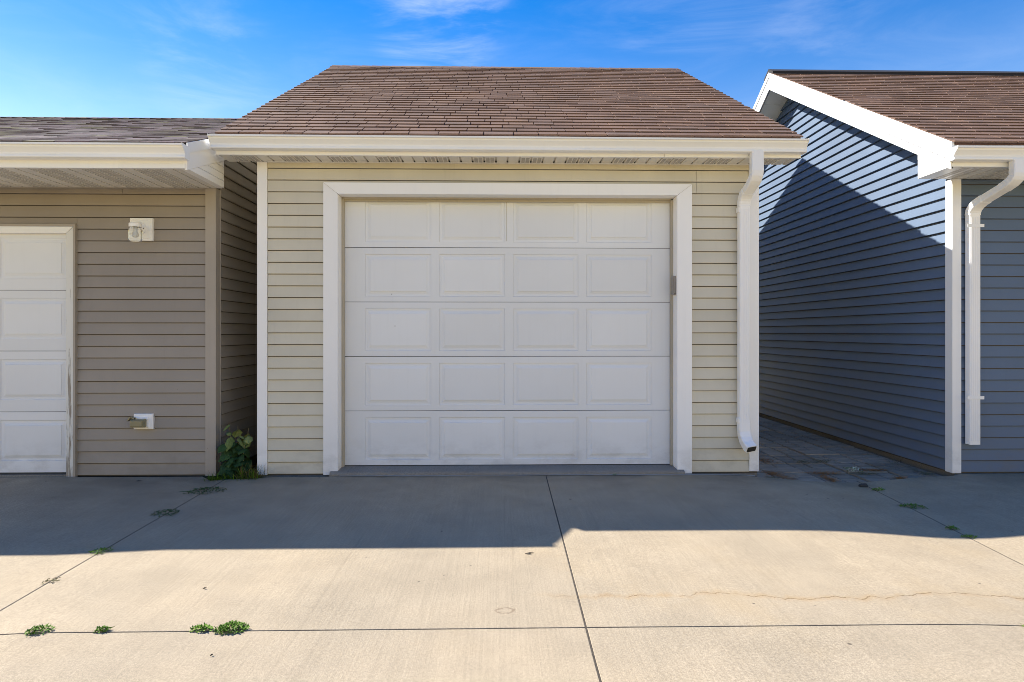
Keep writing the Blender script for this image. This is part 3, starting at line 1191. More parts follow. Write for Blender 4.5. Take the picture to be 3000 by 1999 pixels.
# ------------------------------------------------------------------ left-hand garage
gl = thing("garage", (-5.0, 1.5, -0.02), "low taupe brown sided garage with a worn white door frame at the left", "garage", GROUP)
LY = 0.112                                                  # wall plane
hl = 0.1032
z0l = -0.022
WX = -2.50
PL = 0.388
zr_l = lambda y: 2.705 + PL * (y + 0.60)
RYL = 3.10
LX0 = -8.3
mb = MB()
mb.box(-3.80, WX - 0.012, LY, LY + 0.1, -0.03, 2.60)
mb.box(LX0, -3.80, LY, LY + 0.1, 2.14, 2.60)
mb.box(LX0, -6.40, LY, LY + 0.1, -0.03, 2.14)
part("front_wall", mb, M['sheathing'], gl)
mb = MB()
pr = [(LY + 0.1, -0.03), (6.0, -0.03), (6.0, zr_l(0.2) - 0.05), (RYL, zr_l(RYL) - 0.05), (LY + 0.1, zr_l(0.2) - 0.05)]
for xa in (WX - 0.112, LX0):
    mb.loft([[(xa, y, z) for y, z in pr], [(xa + 0.1, y, z) for y, z in pr]])
mb.box(LX0, WX - 0.012, 6.0, 6.1, -0.03, 2.6)
part("side_wall", mb, M['sheathing'], gl)
for i in range(25):
    z = z0l + i * hl
    if z < 2.19:
        board_front(gl, -3.712, -2.590, LY, z, hl, M['taupe'])
        if z + hl > 2.19:
            board_front(gl, LX0, -3.7125, LY, 2.181, z + hl - 2.181, M['taupe'])
    else:
        top = None if i < 24 else 2.512
        if i == 24:
            board_front(gl, LX0, -3.315, LY - 0.002, z, hl, M['taupe'], z_cut=2.512)
            board_front(gl, -3.3125, -2.590, LY - 0.002, z, hl, M['taupe'], z_cut=2.512)
        else:
            board_front(gl, LX0, -2.590, LY, z, hl, M['taupe'])
# wall of the narrow gap, seen obliquely
rk_l = lambda z: max(0.20, (z + 0.18 - 2.705) / PL - 0.60)
for i in range(38):
    z = z0l + i * hl
    y0 = rk_l(z + hl)
    if z + hl > zr_l(RYL) - 0.2:
        break
    y1 = 2 * RYL - y0
    board_side(gl, WX - 0.012, 1, lambda zz: rk_l(zz), lambda zz: 2 * RYL - rk_l(zz), z, hl, M['taupe'])
mb = MB()
pr = [(0, 0), (-0.091, 0), (-0.091, 0.02), (-0.072, 0.02), (-0.072, 0.006), (-0.067, 0.006), (-0.067, 0.02), (-0.012, 0.02), (-0.012, 0.09), (0.004, 0.094), (0.004, 0.086),
      (0.0, 0.082)]
pr = [(WX + 0.002 + a, LY - 0.022 + b) for a, b in pr]
mb.loft([[(a, b, -0.028) for a, b in pr], [(a, b, 2.512) for a, b in pr]])
part("corner_post", mb, M['taupe_trim'], gl)
# worn wooden casing with taupe channel round it
cy = 0.078
mb = MB()
mb.loft([[(-3.792, cy, -0.03), (-3.730, cy, -0.03), (-3.730, cy + 0.06, -0.03), (-3.792, cy + 0.06, -0.03)],
         [(-3.792, cy, 2.106), (-3.730, cy, 2.165), (-3.730, cy + 0.06, 2.165), (-3.792, cy + 0.06, 2.106)]])
o = part("door_casing", mb, M['white_worn'], gl, bevel=0.004)
o['label'] = "white wooden door leg with paint peeling off"
mb = MB()
mb.loft([[(-3.731, cy - 0.001, 2.168), (-3.792, cy - 0.001, 2.108), (-3.792, cy + 0.06, 2.108), (-3.731, cy + 0.06, 2.168)],
         [(-6.48, cy - 0.001, 2.168), (-6.42, cy - 0.001, 2.108), (-6.42, cy + 0.06, 2.108), (-6.48, cy + 0.06, 2.168)]])
part("door_casing", mb, M['cream'], gl, bevel=0.004)
mb = MB()
mb.box(-3.7285, -3.711, cy - 0.004, LY, -0.03, 2.1865)
mb.box(-6.48, -3.7285, cy - 0.004, LY, 2.1695, 2.1865)
part("door_channel", mb, M['taupe_trim'], gl)
garage_door(gl, -6.40, -3.797, 0.002, 0.5365, 4, 0.122, [-6.30 + 0.6365 * i for i in range(4)], 0.575, (0.105, 0.075), M['door'])
mb = MB()
mb.box(-6.42, -3.75, 0.09, 5.9, -0.10, -0.014)
part("floor_slab", mb, M['slab_lip'], gl)
mb = MB()
mb.box(-3.75, WX - 0.02, LY + 0.01, 6.0, -0.12, -0.026)
part("foundation", mb, M['gap'], gl)  # recess colour paints in the dark gap below the siding
# eaves
FYL = -0.575
mb = MB()
mb.loft([[(x, FYL + y, z) for y, z in ((0, 2.510), (-0.004, 2.510), (-0.004, 2.545), (0.0, 2.547), (0.0, 2.69), (0.02, 2.69), (0.02, 2.510))]
         for x in (LX0, -2.945)])
part("fascia", mb, M['cream'], gl)
mb = MB()
mb.loft([[(x, FYL + y, z) for y, z in ((-0.002, 2.510), (-0.006, 2.510), (-0.006, 2.545), (-0.002, 2.547), (-0.002, 2.69), (0.02, 2.69), (0.02, 2.510))]
         for x in (-2.943, -2.428)])
part("fascia", mb, M['cream'], gl)
soffit(gl, -8.31 + 0.095, -2.435, FYL + 0.021, LY - 0.003, 2.5135, slot=0.0125)
mb = MB()
mb.box(LX0, -2.59, LY - 0.03, LY - 0.012, 2.5055, 2.5132)
part("soffit_trim", mb, M['taupe_trim'], gl)
gutter(gl, LX0, -2.400, FYL, 2.672)
roof_deck(gl, LX0, -2.425, -0.59, zr_l(-0.59), RYL, zr_l(RYL), M['gap'])
shingles(gl, LX0, -2.412, -0.615, zr_l(-0.615), RYL, zr_l(RYL), 29, M['shingle_old'], 0, 5, (0.10, 0.26), (0.006, 0.0095))
ridge_caps(gl, LX0, -2.412, RYL, zr_l(RYL), PL, M['shingle_old'], seed=8)
# gable edge: rake board in two steps and the boxed return under it
rake_board(gl, -2.436, -2.418, -0.575, RYL, zr_l, 0.215, M['white'], top=0.004)
rake_board(gl, -2.418, -2.405, -0.590, RYL, zr_l, 0.085, M['white'], name="rake_trim", top=0.002)


def box_return(parent, xo, xi, y0, y1, zb, zl, n, mat):
    """closed end of the eave: boards stacked under the rake's slope, one prism per board"""
    s = 1 if xo > xi else -1
    y1t = y1
    z = zb
    hgt = (zl(y1) - zb) / n
    root = None
    for i in range(n):
        za, zc = zb + i * hgt, zb + (i + 1) * hgt
        # the left end follows the slope
        def ys(zz):
            lo, hi = y0, y1
            if zl(y0) >= zz:
                return y0
            return y0 + (zz - zl(y0)) / ((zl(y1) - zl(y0)) / (y1 - y0))
        a = [(ys(za), za), (y1, za), (y1, zc), (min(y1 - 0.001, ys(zc)), zc)]
        mb = MB()
        xf = xo - s * 0.0
        a = [(y, z_ + (0.0015 if k_ < 2 else -0.0015)) for k_, (y, z_) in enumerate(a)]
        mb.loft([[(xf, y, z_) for y, z_ in a], [(xi, y, z_ + 0.0) for y, z_ in a]])
        part("return_board", mb, mat, parent, bevel=0.003)


box_return(gl, -2.422, -2.484, FYL + 0.0235, LY - 0.03, 2.5105, lambda y: zr_l(y) - 0.2165, 4, M['white'])
mb = MB()
pr = [(LY - 0.028, zr_l(LY) - 0.20), (RYL, zr_l(RYL) - 0.20), (RYL, zr_l(RYL) - 0.19), (LY - 0.028, zr_l(LY) - 0.19)]
mb.loft([[(-2.437, y, z) for y, z in pr], [(-2.512, y, z) for y, z in pr]])
part("rake_soffit", mb, M['soffit'], gl)

# ------------------------------------------------------------------ right-hand garage
gr = thing("garage", (6.5, 1.5, -0.02), "slate blue sided garage with white rake boards beyond the paver passage", "garage", GROUP)
RX = 4.053                                                  # gable wall plane
hr = 0.1026
z0r = -0.010
PR = 0.580
RYR = 3.03
zr_r = lambda y: 2.795 + PR * (y + 0.45)
RX1 = 9.5
mb = MB()
mb.box(RX, RX1, WP, 0.11, -0.02, 2.66)
part("front_wall", mb, M['sheathing'], gr)
mb = MB()
pr = [(0.11, -0.02), (6.06, -0.02), (6.06, zr_r(0.11) - 0.05), (RYR, zr_r(RYR) - 0.05), (0.11, zr_r(0.11) - 0.05)]
for xa in (RX, RX1 - 0.1):
    mb.loft([[(xa, y, z) for y, z in pr], [(xa + 0.1, y, z) for y, z in pr]])
mb.box(RX, RX1, 6.06, 6.16, -0.02, 2.66)
part("side_wall", mb, M['sheathing'], gr)
for i in range(26):
    z = z0r + i * hr
    board_front(gr, 4.112, RX1, WP, z, hr, M['blue'], z_cut=2.600)
rk_r = lambda z: max(0.085, (z + 0.17 - 2.795) / PR - 0.45)
for i in range(46):
    z = z0r + i * hr
    if z + hr > zr_r(RYR) - 0.18:
        break
    board_side(gr, RX, -1, lambda zz: rk_r(zz), lambda zz: 2 * RYR - rk_r(zz), z, hr, M['blue'], t=0.027)
mb = MB()
pr = [(0, 0), (0.080, 0), (0.080, 0.02), (0.060, 0.02), (0.060, 0.006), (0.055, 0.006), (0.055, 0.02), (0.012, 0.02), (0.012, 0.045), (0.004, 0.05), (0.004, 0.056),
      (0.012, 0.06), (0.012, 0.09), (0, 0.09)]
pr = [(4.026 + a, -0.010 + b) for a, b in pr]
mb.loft([[(a, b, -0.012) for a, b in pr], [(a, b, 2.602) for a, b in pr]])
part("corner_post", mb, M['white'], gr)
for fb in ((RX + 0.004, RX + 0.3, -0.002, 6.1), (RX + 0.302, RX1, 0.002, 0.3)):
    part("foundation", MB().box(*fb, -0.16, -0.018), M['foundation'], gr)
FYR = -0.410
mb = MB()
mb.loft([[(x, FYR + y, z) for y, z in ((0, 2.603), (-0.004, 2.603), (-0.004, 2.635), (0.0, 2.637), (0.0, 2.79), (0.02, 2.79), (0.02, 2.603))]
         for x in (3.722, RX1)])
part("fascia", mb, M['cream'], gr)
soffit(gr, 3.735, RX1, FYR + 0.021, 0.012, 2.6055, slot=0.0125)
gutter(gr, 3.690, RX1, FYR, 2.740)
roof_deck(gr, 3.720, RX1, -0.43, zr_r(-0.43), RYR, zr_r(RYR), M['shingle'])
shingles(gr, 3.700, 6.6, -0.465, zr_r(-0.465), RYR, zr_r(RYR), 32, M['shingle'], 285, 33)
shingles(gr, 6.6, RX1, -0.465, zr_r(-0.465), RYR, zr_r(RYR), 32, M['shingle'], 0, 34)
mb = MB()
for s in (-1, 1):
    a = [(RYR, zr_r(RYR) + 0.045), (RYR + s * 0.14, zr_r(RYR) - PR * 0.14 + 0.045), (RYR + s * 0.14, zr_r(RYR) - PR * 0.14 + 0.005), (RYR, zr_r(RYR) + 0.004)]
    mb.loft([[(3.705, y, z) for y, z in a], [(RX1, y, z) for y, z in a]])
part("ridge_vent", mb, M['ridge_vent'], gr)
rake_board(gr, 3.724, 3.736, -0.410, RYR, zr_r, 0.230, M['gap'], name="rake_backing", top=0.004)
rake_board(gr, 3.704, 3.7238, -0.440, RYR, zr_r, 0.070, M['white'], name="rake_trim", top=0.002)
rake_board(gr, 3.714, 3.7238, -0.412, RYR, lambda y: zr_r(y) - 0.0770, 0.081, M['white'], top=0.0)
rake_board(gr, 3.712, 3.7238, -0.413, RYR, lambda y: zr_r(y) - 0.1650, 0.070, M['white'], top=0.0)
box_return(gr, 3.724, 4.02, FYR + 0.0235, 0.006, 2.6035, lambda y: zr_r(y) - 0.2365, 4, M['white'])
# sloping soffit panels under the gable overhang
for s in (0, 1):
    L = RYR - 0.01
    n = 12
    for i in range(n):
        ya, yb = 0.01 + L * i / n + 0.004, 0.01 + L * (i + 1) / n
        za, zb = zr_r(ya) - 0.205, zr_r(yb) - 0.205
        if s:
            ya, yb = 2 * RYR - ya, 2 * RYR - yb
        mb = MB()
        pr = [(ya, za), (yb, zb), (yb, zb + 0.012), (ya, za + 0.012)]
        mb.loft([[(3.7365, y, z) for y, z in pr], [(RX, y, z) for y, z in pr]])
        part("rake_soffit_panel", mb, M['soffit'], gr)
ds2 = downspout(gr, 4.224, -0.472, 2.642, 4.186, -0.040, 2.485, 2.350, 0.252, w=0.099)
for z in (2.178, 0.665):
    mb = MB()
    mb.box(4.114, 4.262, -0.0762, -0.0742, z - 0.014, z + 0.014)
    mb.box(4.232, 4.236, -0.076, -0.004, z - 0.014, z + 0.014)
    mb.box(4.236, 4.262, -0.076, -0.060, z - 0.012, z + 0.010)
    part("strap", mb, M['white'], ds2)


# ------------------------------------------------------------------ fittings on the walls
def cyl(mb, c, r, y0, y1, n=24, r2=None):
    r2 = r if r2 is None else r2
    mb.loft([[(c[0] + r * math.cos(2 * math.pi * k / n), y0, c[1] + r * math.sin(2 * math.pi * k / n)) for k in range(n)],
             [(c[0] + r2 * math.cos(2 * math.pi * k / n), y1, c[1] + r2 * math.sin(2 * math.pi * k / n)) for k in range(n)]])


def lathe(c, prof, n=24):
    """c = axis (x, y); prof = (radius, z) from bottom to top"""
    mb = MB()
    mb.loft([[(c[0] + r * math.cos(2 * math.pi * k / n), c[1] + r * math.sin(2 * math.pi * k / n), z) for k in range(n)] for r, z in prof])
    return mb


lamp = thing("wall_lamp", (-3.14, 0.085, 2.14), "white jar wall lamp on a square block beside the left door", "lamp")
mb = MB()
for (i0, y) in ((0, 0.092), (0.002, 0.066), (0.014, 0.064), (0.016, 0.070), (0.020, 0.070), (0.024, 0.060)):
    pass
x0, x1, z0, z1 = -3.238, -3.042, 2.044, 2.242
ring = lambda i, y: [(x0 + i, y, z0 + i), (x1 - i, y, z0 + i), (x1 - i, y, z1 - i), (x0 + i, y, z1 - i)]
mb.loft([ring(0, 0.105), ring(0, 0.076), ring(0.002, 0.074), ring(0.012, 0.074), ring(0.014, 0.078), ring(0.018, 0.078), ring(0.020, 0.072),
         ring(0.022, 0.071)])
part("mounting_block", mb, M['cream'], lamp)
lc = (-3.154, 2.150)
jc = (-3.118, -0.050)
mb = MB()
n = 28
prof = [(0.058, 0.072), (0.060, 0.066), (0.056, 0.060), (0.044, 0.055), (0.028, 0.050), (0.010, 0.048)]
mb.loft([[(lc[0] + r * math.cos(2 * math.pi * k / n), y, lc[1] + r * math.sin(2 * math.pi * k / n)) for k in range(n)] for r, y in prof])
part("canopy", mb, M['white'], lamp, smooth=True)
mb = MB()
mb.loft([[(cx_ + r_ * math.cos(2 * math.pi * k / 16), y_, lc[1] + 0.004 + r_ * math.sin(2 * math.pi * k / 16)) for k in range(16)]
         for cx_, r_, y_ in ((lc[0], 0.026, 0.055), (lc[0] + (jc[0] - lc[0]) * 0.5, 0.025, 0.010), (jc[0], 0.024, -0.045))])
part("arm", mb, M['white'], lamp, smooth=False)
part("collar", lathe(jc, [(0.046, 2.142), (0.050, 2.143), (0.050, 2.172), (0.046, 2.176), (0.012, 2.180)], 28), M['white'], lamp)
jp = [(0.038, 2.150), (0.040, 2.138), (0.048, 2.125)]
for k in range(9):
    z = 2.118 - k * 0.0095
    jp += [(0.054, z), (0.0515, z - 0.0048)]
jp += [(0.050, 2.027), (0.036, 2.018), (0.008, 2.016)]
jar = lathe(jc, [(r, z) for r, z in reversed(jp)], 28)
part("glass_jar", jar, M['glass'], lamp, smooth=True)
part("bulb", lathe(jc, [(0.005, 2.052), (0.014, 2.055), (0.020, 2.066), (0.019, 2.085), (0.013, 2.105), (0.013, 2.14)], 18), M['bulb'], lamp, smooth=True)
for sx, sz in ((0.046, 0.0), (-0.030, -0.002)):
    mb = MB()
    cyl(mb, (lc[0] + sx, lc[1] + sz), 0.0045, 0.058, 0.0535, 10)
    part("screw", mb, M['metal'], lamp)

box = thing("electrical_outlet", (-3.13, 0.085, 0.457), "white outdoor outlet with yellowed cover low on the taupe wall", "outlet")
x0, x1, z0, z1 = -3.208, -3.040, 0.388, 0.524
mb = MB()
mb.loft([ring(0, 0.105), ring(0, 0.082), ring(0.003, 0.079), ring(0.010, 0.077), ring(0.012, 0.077)])
part("mounting_block", mb, M['white'], box)
mb = MB()
x0, x1, z0, z1 = -3.205, -3.072, 0.404, 0.494
mb.loft([ring(0, 0.0765), ring(0, 0.068), ring(0.003, 0.066)])
part("cover_plate", mb, M['cream'], box)
mb = MB()
x0, x1, z0, z1 = -3.210, -3.085, 0.410, 0.484
mb.loft([ring(0.002, 0.066), ring(0.0, 0.045), ring(0.003, 0.020), ring(0.012, 0.006), ring(0.016, 0.004)])
part("bubble_cover", mb, M['amber'], box, smooth=False, bevel=0.004)
mb = MB()
mb.loft([[(-3.236, 0.020, 0.470), (-3.226, 0.020, 0.466), (-3.200, 0.020, 0.500), (-3.208, 0.020, 0.506)],
         [(-3.236, 0.062, 0.470), (-3.226, 0.062, 0.466), (-3.200, 0.062, 0.500), (-3.208, 0.062, 0.506)]])
mb.loft([[(-3.208, 0.020, 0.506), (-3.200, 0.020, 0.500), (-3.176, 0.020, 0.486), (-3.172, 0.020, 0.492)],
         [(-3.208, 0.062, 0.506), (-3.200, 0.062, 0.500), (-3.176, 0.062, 0.486), (-3.172, 0.062, 0.492)]])
part("lifted_flap", mb, M['amber'], box)
for zz in (0.414, 0.478):
    mb = MB()
    cyl(mb, (-3.079, zz), 0.005, 0.066, 0.055, 10)
    part("hinge_knuckle", mb, M['cream'], box)

kp = thing("keypad", (1.566, 0.04, 1.65), "small grey brown keypad box on the right jamb of the middle door", "keypad")
mb = MB()
mb.box(1.543, 1.5655, 0.015, 0.085, 1.572, 1.738)
part("housing", mb, M['keypad'], kp, bevel=0.006, seg=3)
mb = MB()
mb.box(1.541, 1.5428, 0.022, 0.078, 1.60, 1.728)
part("flip_cover", mb, M['keypad'], kp, bevel=0.0008)
mb = MB()
mb.box(1.547, 1.560, 0.012, 0.0148, 1.578, 1.586)
part("catch", mb, M['metal'], kp)


# ------------------------------------------------------------------ plants and litter
def leaf_mesh(L, W, lobes, bend, fold, mat, rngl, tintv=0.0):
    """a broad leaf: a toothed outline fanned from the midrib, bent along its length and folded at the rib"""
    mb = MB()
    out = []
    N = 9
    for i in range(N + 1):
        t = i / N
        w = W * 0.5 * (math.sin(math.pi * min(1, t ** 0.62)) ** 0.75) * (1 + lobes * math.sin(t * math.pi * 4.2))
        if i == N:
            w = 0.0
        out.append((t * L, max(0.0, w)))
    def bendp(x, y):
        a = bend * x / L
        z = -fold * abs(y)
        return (x * math.cos(a * 0.5), y, z - x * math.sin(a) * 0.6 + 0.0)
    for i in range(N):
        (xa, wa), (xb, wb) = out[i], out[i + 1]
        for s in (-1, 1):
            p = [bendp(xa, 0), bendp(xb, 0), bendp(xb, s * wb), bendp(xa, s * wa)]
            if wb < 1e-6:
                p = [p[0], p[1], p[3]]
            elif wa < 1e-6:
                p = [p[0], p[1], p[2]]
            mb.face(p, tintv)
    return mb.mesh("leaf", mat, smooth=False, fix=False)


def stem_mesh(pts, r0, r1):
    mb = MB()
    rings = []
    for i, p in enumerate(pts):
        r = r0 + (r1 - r0) * i / (len(pts) - 1)
        rings.append([(p[0] + r * math.cos(k * 2.094), p[1] + r * math.sin(k * 2.094), p[2]) for k in range(3)])
    mb.loft(rings)
    return mb


pr_ = random.Random(5)
plant = thing("leafy_plant", (-2.29, 0.04, -0.03), "broad leaved green seedling growing in the dark gap between two garages", "plant")
leaves = []
LM = [leaf_mesh(0.12, 0.115, 0.12, 0.8, 0.25, M['leaf'], pr_) for _ in range(2)] + [leaf_mesh(0.14, 0.12, 0.2, 1.1, 0.35, M['leaf'], pr_)]
LY_ = [leaf_mesh(0.10, 0.085, 0.1, 0.9, 0.5, M['leaf_young'], pr_), leaf_mesh(0.13, 0.07, 0.14, 0.6, 0.6, M['leaf_young'], pr_)]
stems = [((-2.30, 0.08), (-2.36, 0.05), 0.44), ((-2.30, 0.08), (-2.27, 0.03), 0.42), ((-2.27, 0.09), (-2.19, 0.06), 0.40), ((-2.31, 0.06), (-2.39, 0.03), 0.30),
         ((-2.28, 0.07), (-2.20, 0.0), 0.26), ((-2.33, 0.06), (-2.34, 0.0), 0.17)]
for (bx, by), (tx, ty), hh in stems:
    pts = [(bx + (tx - bx) * t + 0.01 * math.sin(t * 5), by + (ty - by) * t, -0.05 + (hh + 0.05) * t) for t in (0, 0.25, 0.5, 0.75, 1)]
    part("stem", stem_mesh(pts, 0.005, 0.0025), M['stem'], plant)
    nl = 11
    for k in range(nl):
        t = 0.15 + 0.87 * k / nl + pr_.uniform(-0.05, 0.05)
        t = min(1.0, t)
        x, y, z = bx + (tx - bx) * t, by + (ty - by) * t, -0.05 + (hh + 0.05) * t
        young = hh > 0.3 and t > 0.72
        me = pr_.choice(LY_ if young else LM)
        o = link("leaf", me, plant, (x, y, z))
        az = pr_.uniform(-3.14, 0.0) if pr_.random() < 0.75 else pr_.uniform(0, 3.14)
        o.rotation_euler = (pr_.uniform(-0.5, 0.5), pr_.uniform(-0.15, 0.75), az)
        s = pr_.uniform(0.62, 1.08)
        # keep the blades inside the gap
        if x + math.cos(az) * 0.15 * s > -2.10 or x + math.cos(az) * 0.15 * s < -2.47:
            o.rotation_euler[2] = -1.57 + pr_.uniform(-0.35, 0.35)
        o.scale = (s, s, s)


def blade(mb, x, y, z, L, az, lean, w, tint):
    p = []
    for t in (0, 0.5, 1.0):
        r = L * (t * math.sin(lean) + 0.25 * t * t * math.sin(lean))
        hgt = L * (t * math.cos(lean) - 0.28 * t * t * math.sin(lean))
        p.append(Vector((x + math.cos(az) * r, y + math.sin(az) * r, z + max(0.001, hgt))))
    sx, sy = -math.sin(az) * w / 2, math.cos(az) * w / 2
    s = Vector((sx, sy, 0))
    mb.face([p[0] - s, p[0] + s, p[1] + s * 0.8, p[1] - s * 0.8], tint)
    mb.face([p[1] - s * 0.8, p[1] + s * 0.8, p[2]], tint)


mb = MB()
for _ in range(420):
    x = pr_.uniform(-2.48, -2.06)
    y = -0.06 + pr_.gauss(0, 0.035)
    blade(mb, x, y, -0.035, pr_.uniform(0.04, 0.13) * (1.5 if x > -2.22 else 1.0), pr_.uniform(-3.3, 0.2), pr_.uniform(0.25, 1.2), pr_.uniform(0.004, 0.008), pr_.random())
gt = stuff(part("grass_tuft", mb, M['weed'], None))
tag(gt, "low grass and weeds spilling onto the concrete under the seedling", "grass")
mb = MB()
for _ in range(150):
    x = pr_.uniform(-2.25, -2.04)
    blade(mb, x, -0.05 + pr_.gauss(0, 0.03), -0.03, pr_.uniform(0.10, 0.24), pr_.uniform(-1.9, 0.5), pr_.uniform(0.3, 1.0), 0.0035, pr_.random())
gt = stuff(part("dry_grass", mb, M['dry_weed'], None))
tag(gt, "dry straggling grass leaning on the white corner post", "grass")


def weed(name, x, y, rx, ry, n, hgt, label, mat='weed', tilt=0.0, leafs=(0.008, 0.018), runner=0):
    """a flat clump: stems crawling out of a joint, set with little leaves"""
    mb = MB()
    for _ in range(n):
        a = pr_.uniform(0, 6.283)
        d = pr_.random() ** 0.55
        px, py = rx * d * math.cos(a), ry * d * math.sin(a)
        px, py = px * math.cos(tilt) - py * math.sin(tilt), px * math.sin(tilt) + py * math.cos(tilt)
        px, py = px + x, py + y
        z = dip(px, py) + hgt * (1 - d) * pr_.uniform(0.3, 1.0) + 0.003
        L = pr_.uniform(*leafs)
        az = pr_.uniform(0, 6.283)
        el = pr_.uniform(-0.2, 0.9)
        w = L * 0.5
        u = Vector((math.cos(az) * math.cos(el), math.sin(az) * math.cos(el), math.sin(el)))
        s = Vector((-math.sin(az), math.cos(az), 0.3)).normalized() * w / 2
        p = Vector((px, py, z))
        mb.face([p, p + u * L * 0.5 + s, p + u * L, p + u * L * 0.5 - s], pr_.random())
    for _ in range(runner):
        a = pr_.uniform(0, 6.283)
        L = pr_.uniform(0.8, 1.7)
        px, py = x, y
        q = [(x + rx * L * t * math.cos(a), y + ry * L * t * math.sin(a)) for t in (0.3, 0.6, 1.0)]
        for (ax, ay), (bx, by) in zip(q, q[1:]):
            mb.face([(ax, ay, dip(ax, ay) + 0.006), (bx, by, dip(bx, by) + 0.006), (bx + 0.002, by + 0.002, dip(bx, by) + 0.009), (ax + 0.002, ay + 0.002, dip(ax, ay) + 0.009)], 0.2)
    c = Vector((x, y, dip(x, y)))
    o = link(name, mb.mesh(name, M[mat], c, fix=False), None, c)
    tag(o, label, "weed", "weeds growing in the concrete joints")
    return o


def jx(k, y):
    return jl(k, y)


weed("weed", jx(0, -0.50) + 0.02, -0.50, 0.15, 0.10, 420, 0.03, "sprawling dark weed in the shaded joint nearest the seedling", mat='leaf', runner=6)  # this weed and the next: joint's shade put into a darker leaf green
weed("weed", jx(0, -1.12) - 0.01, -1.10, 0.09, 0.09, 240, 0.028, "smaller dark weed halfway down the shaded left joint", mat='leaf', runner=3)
weed("weed", jx(0, -1.86), -1.86, 0.055, 0.045, 130, 0.02, "tiny bright weed just past the shadow edge on the left joint", runner=3)
weed("weed", jx(0, -2.27), -2.28, 0.035, 0.03, 30, 0.012, "withered weed sprig on the sunlit left joint", mat='dry_weed', runner=4)
weed("weed", -1.905, -2.835, 0.052, 0.036, 230, 0.022, "bright weed clump at the far left of the cross joint", tilt=0.3, runner=2)
weed("weed", -1.645, -2.835, 0.032, 0.020, 120, 0.018, "smallest bright weed on the cross joint, second from the left", runner=2)
weed("weed", -1.238, -2.835, 0.044, 0.024, 190, 0.02, "narrow bright weed touching the biggest weed on the cross joint")
weed("weed", -1.115, -2.835, 0.064, 0.046, 520, 0.032, "biggest bright green weed tuft on the cross joint", tilt=0.25)
weed("weed", 3.105, -0.42, 0.05, 0.030, 150, 0.02, "dark weed beside the stone at the top of the right joint")
weed("weed", jx(2, -0.93) + 0.03, -0.91, 0.095, 0.05, 260, 0.022, "longest dark weed on the right joint", tilt=-0.3)
weed("weed", jx(2, -1.44), -1.42, 0.045, 0.028, 110, 0.018, "dark weed near the shadow edge on the right joint")
weed("weed", jx(2, -1.60), -1.58, 0.05, 0.024, 90, 0.014, "thin dark weed on the shadow edge at the right joint")
weed("weed", 1.0, -0.085, 0.02, 0.012, 20, 0.012, "speck of weed at the doorstep of the middle garage")
weed("weed", 2.245, -2.855, 0.03, 0.014, 36, 0.01, "faint weed on the cross joint at the far right")

# stone, flower, needles in the passage
mb = MB()
rs = random.Random(2)
bmx = bmesh.new()
bmesh.ops.create_icosphere(bmx, subdivisions=2, radius=1)
for v in bmx.verts:
    k = 1 + 0.25 * noise.noise(v.co * 1.7)
    v.co = Vector((v.co.x * 0.040 * k, v.co.y * 0.028 * k, max(-0.3, v.co.z) * 0.020 * k))
me = bpy.data.meshes.new("stone")
bmx.to_mesh(me)
bmx.free()
me.materials.append(M['stone'])
so = link("stone", me, None, (3.055, -0.30, dip(3.055, -0.30) + 0.010))
tag(so, "dark flat stone lying at the top of the right joint", "stone")


def litter(name, spots, n, label, mat, cat, size=(0.015, 0.045), w=0.0042, zf=paver_z):
    mb = MB()
    for cx, cy, rx, ry in spots:
        for _ in range(n):
            x, y = cx + pr_.gauss(0, rx), cy + pr_.gauss(0, ry)
            L = pr_.uniform(*size)
            a = pr_.uniform(0, 6.283)
            z = zf(x, y) + pr_.uniform(0.003, 0.012)
            dx, dy = math.cos(a) * L / 2, math.sin(a) * L / 2
            sx, sy = -math.sin(a) * w / 2, math.cos(a) * w / 2
            dz = pr_.uniform(-0.003, 0.006)
            mb.face([(x - dx - sx, y - dy - sy, z), (x - dx + sx, y - dy + sy, z), (x + dx + sx, y + dy + sy, z + dz), (x + dx - sx, y + dy - sy, z + dz)], pr_.random())
    o = stuff(part(name, mb, mat, None))
    tag(o, label, cat)
    return o


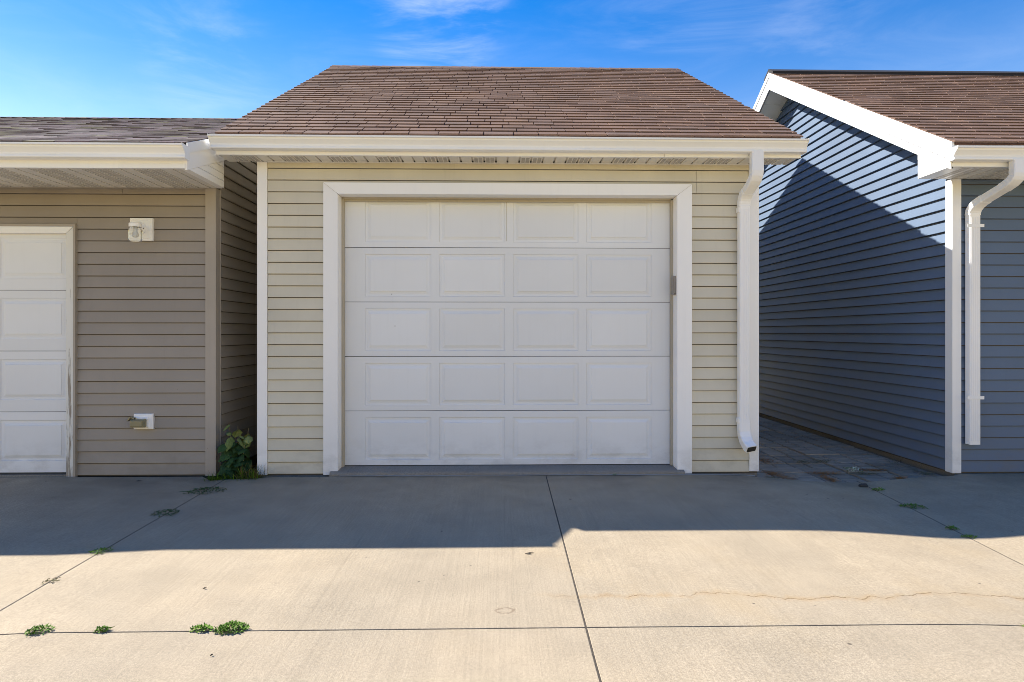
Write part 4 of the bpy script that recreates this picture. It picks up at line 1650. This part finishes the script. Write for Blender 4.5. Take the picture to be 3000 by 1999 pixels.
litter("needle_litter", [(2.56, -0.02, 0.035, 0.08), (2.50, 0.18, 0.04, 0.06), (3.0, 0.22, 0.09, 0.025), (2.93, 0.0, 0.03, 0.08), (2.70, 0.78, 0.05, 0.10),
                         (3.50, 0.30, 0.07, 0.025), (2.3, -0.05, 0.05, 0.02), (3.55, -0.02, 0.03, 0.03), (2.35, 0.75, 0.03, 0.03)], 170,
       "rusty brown needles gathered in the paver joints", M['needle'], "litter")
litter("leaf_litter", [(3.25, 0.75, 0.06, 0.05), (3.05, 0.72, 0.05, 0.04), (3.36, 0.18, 0.05, 0.02), (2.42, 0.0, 0.03, 0.03), (3.9, 0.5, 0.02, 0.3), (3.95, 1.6, 0.02, 0.6), (3.9, 0.15, 0.03, 0.06)],
       60, "grey and dull green leaf scraps on the pavers", M['dry_weed'], "litter", (0.012, 0.035), 0.008)
fl = thing("flower", (3.28, 0.24, -0.05), "small clump of pale yellow blossoms lying on the pavers", "flower")
for nm, mat, n, sz in (("blossom", 'petal', 60, 0.016), ("foliage", 'weed', 40, 0.02)):
    mb = MB()
    for _ in range(n):
        p = Vector((3.28 + pr_.gauss(0, 0.035), 0.24 + pr_.gauss(0, 0.02), -0.045 + pr_.uniform(0, 0.035)))
        a, e = pr_.uniform(0, 6.28), pr_.uniform(-0.4, 0.9)
        u = Vector((math.cos(a) * math.cos(e), math.sin(a) * math.cos(e), math.sin(e))) * sz
        s = Vector((-math.sin(a), math.cos(a), 0.2)) * sz * 0.45
        mb.face([p, p + u * 0.5 + s, p + u, p + u * 0.5 - s], pr_.random())
    part(nm, mb, M[mat], fl)

for x, y, L, a in ((-1.42, -2.42, 0.018, 0.4), (0.17, -1.98, 0.05, 0.2), (-3.05, -0.12, 0.05, 0.1), (-1.10, -3.05, 0.014, 1.0)):
    mb = MB()
    z = dip(x, y) + 0.004
    c, s = math.cos(a), math.sin(a)
    w = L * 0.14
    mb.loft([[(x - c * L / 2, y - s * L / 2, z), (x - c * L / 2 + 0.001, y - s * L / 2 + 0.001, z + 0.002), (x - c * L / 2, y - s * L / 2 + 0.002, z)],
             [(x - s * w, y + c * w, z), (x, y, z + 0.006), (x + s * w, y - c * w, z)],
             [(x + c * L / 2, y + s * L / 2, z), (x + c * L / 2 + 0.001, y + s * L / 2 + 0.001, z + 0.002), (x + c * L / 2, y + s * L / 2 + 0.002, z)]])
    o = part("twig", mb, M['stone'])
    tag(o, {-1.42: "bent dark scrap on the sunlit left slab", 0.17: "short dark twig just past the notch in the shadow",
            -3.05: "dry leaf scrap on the concrete below the outlet", -1.10: "dark scrap in front of the biggest weed"}[x], "twig")
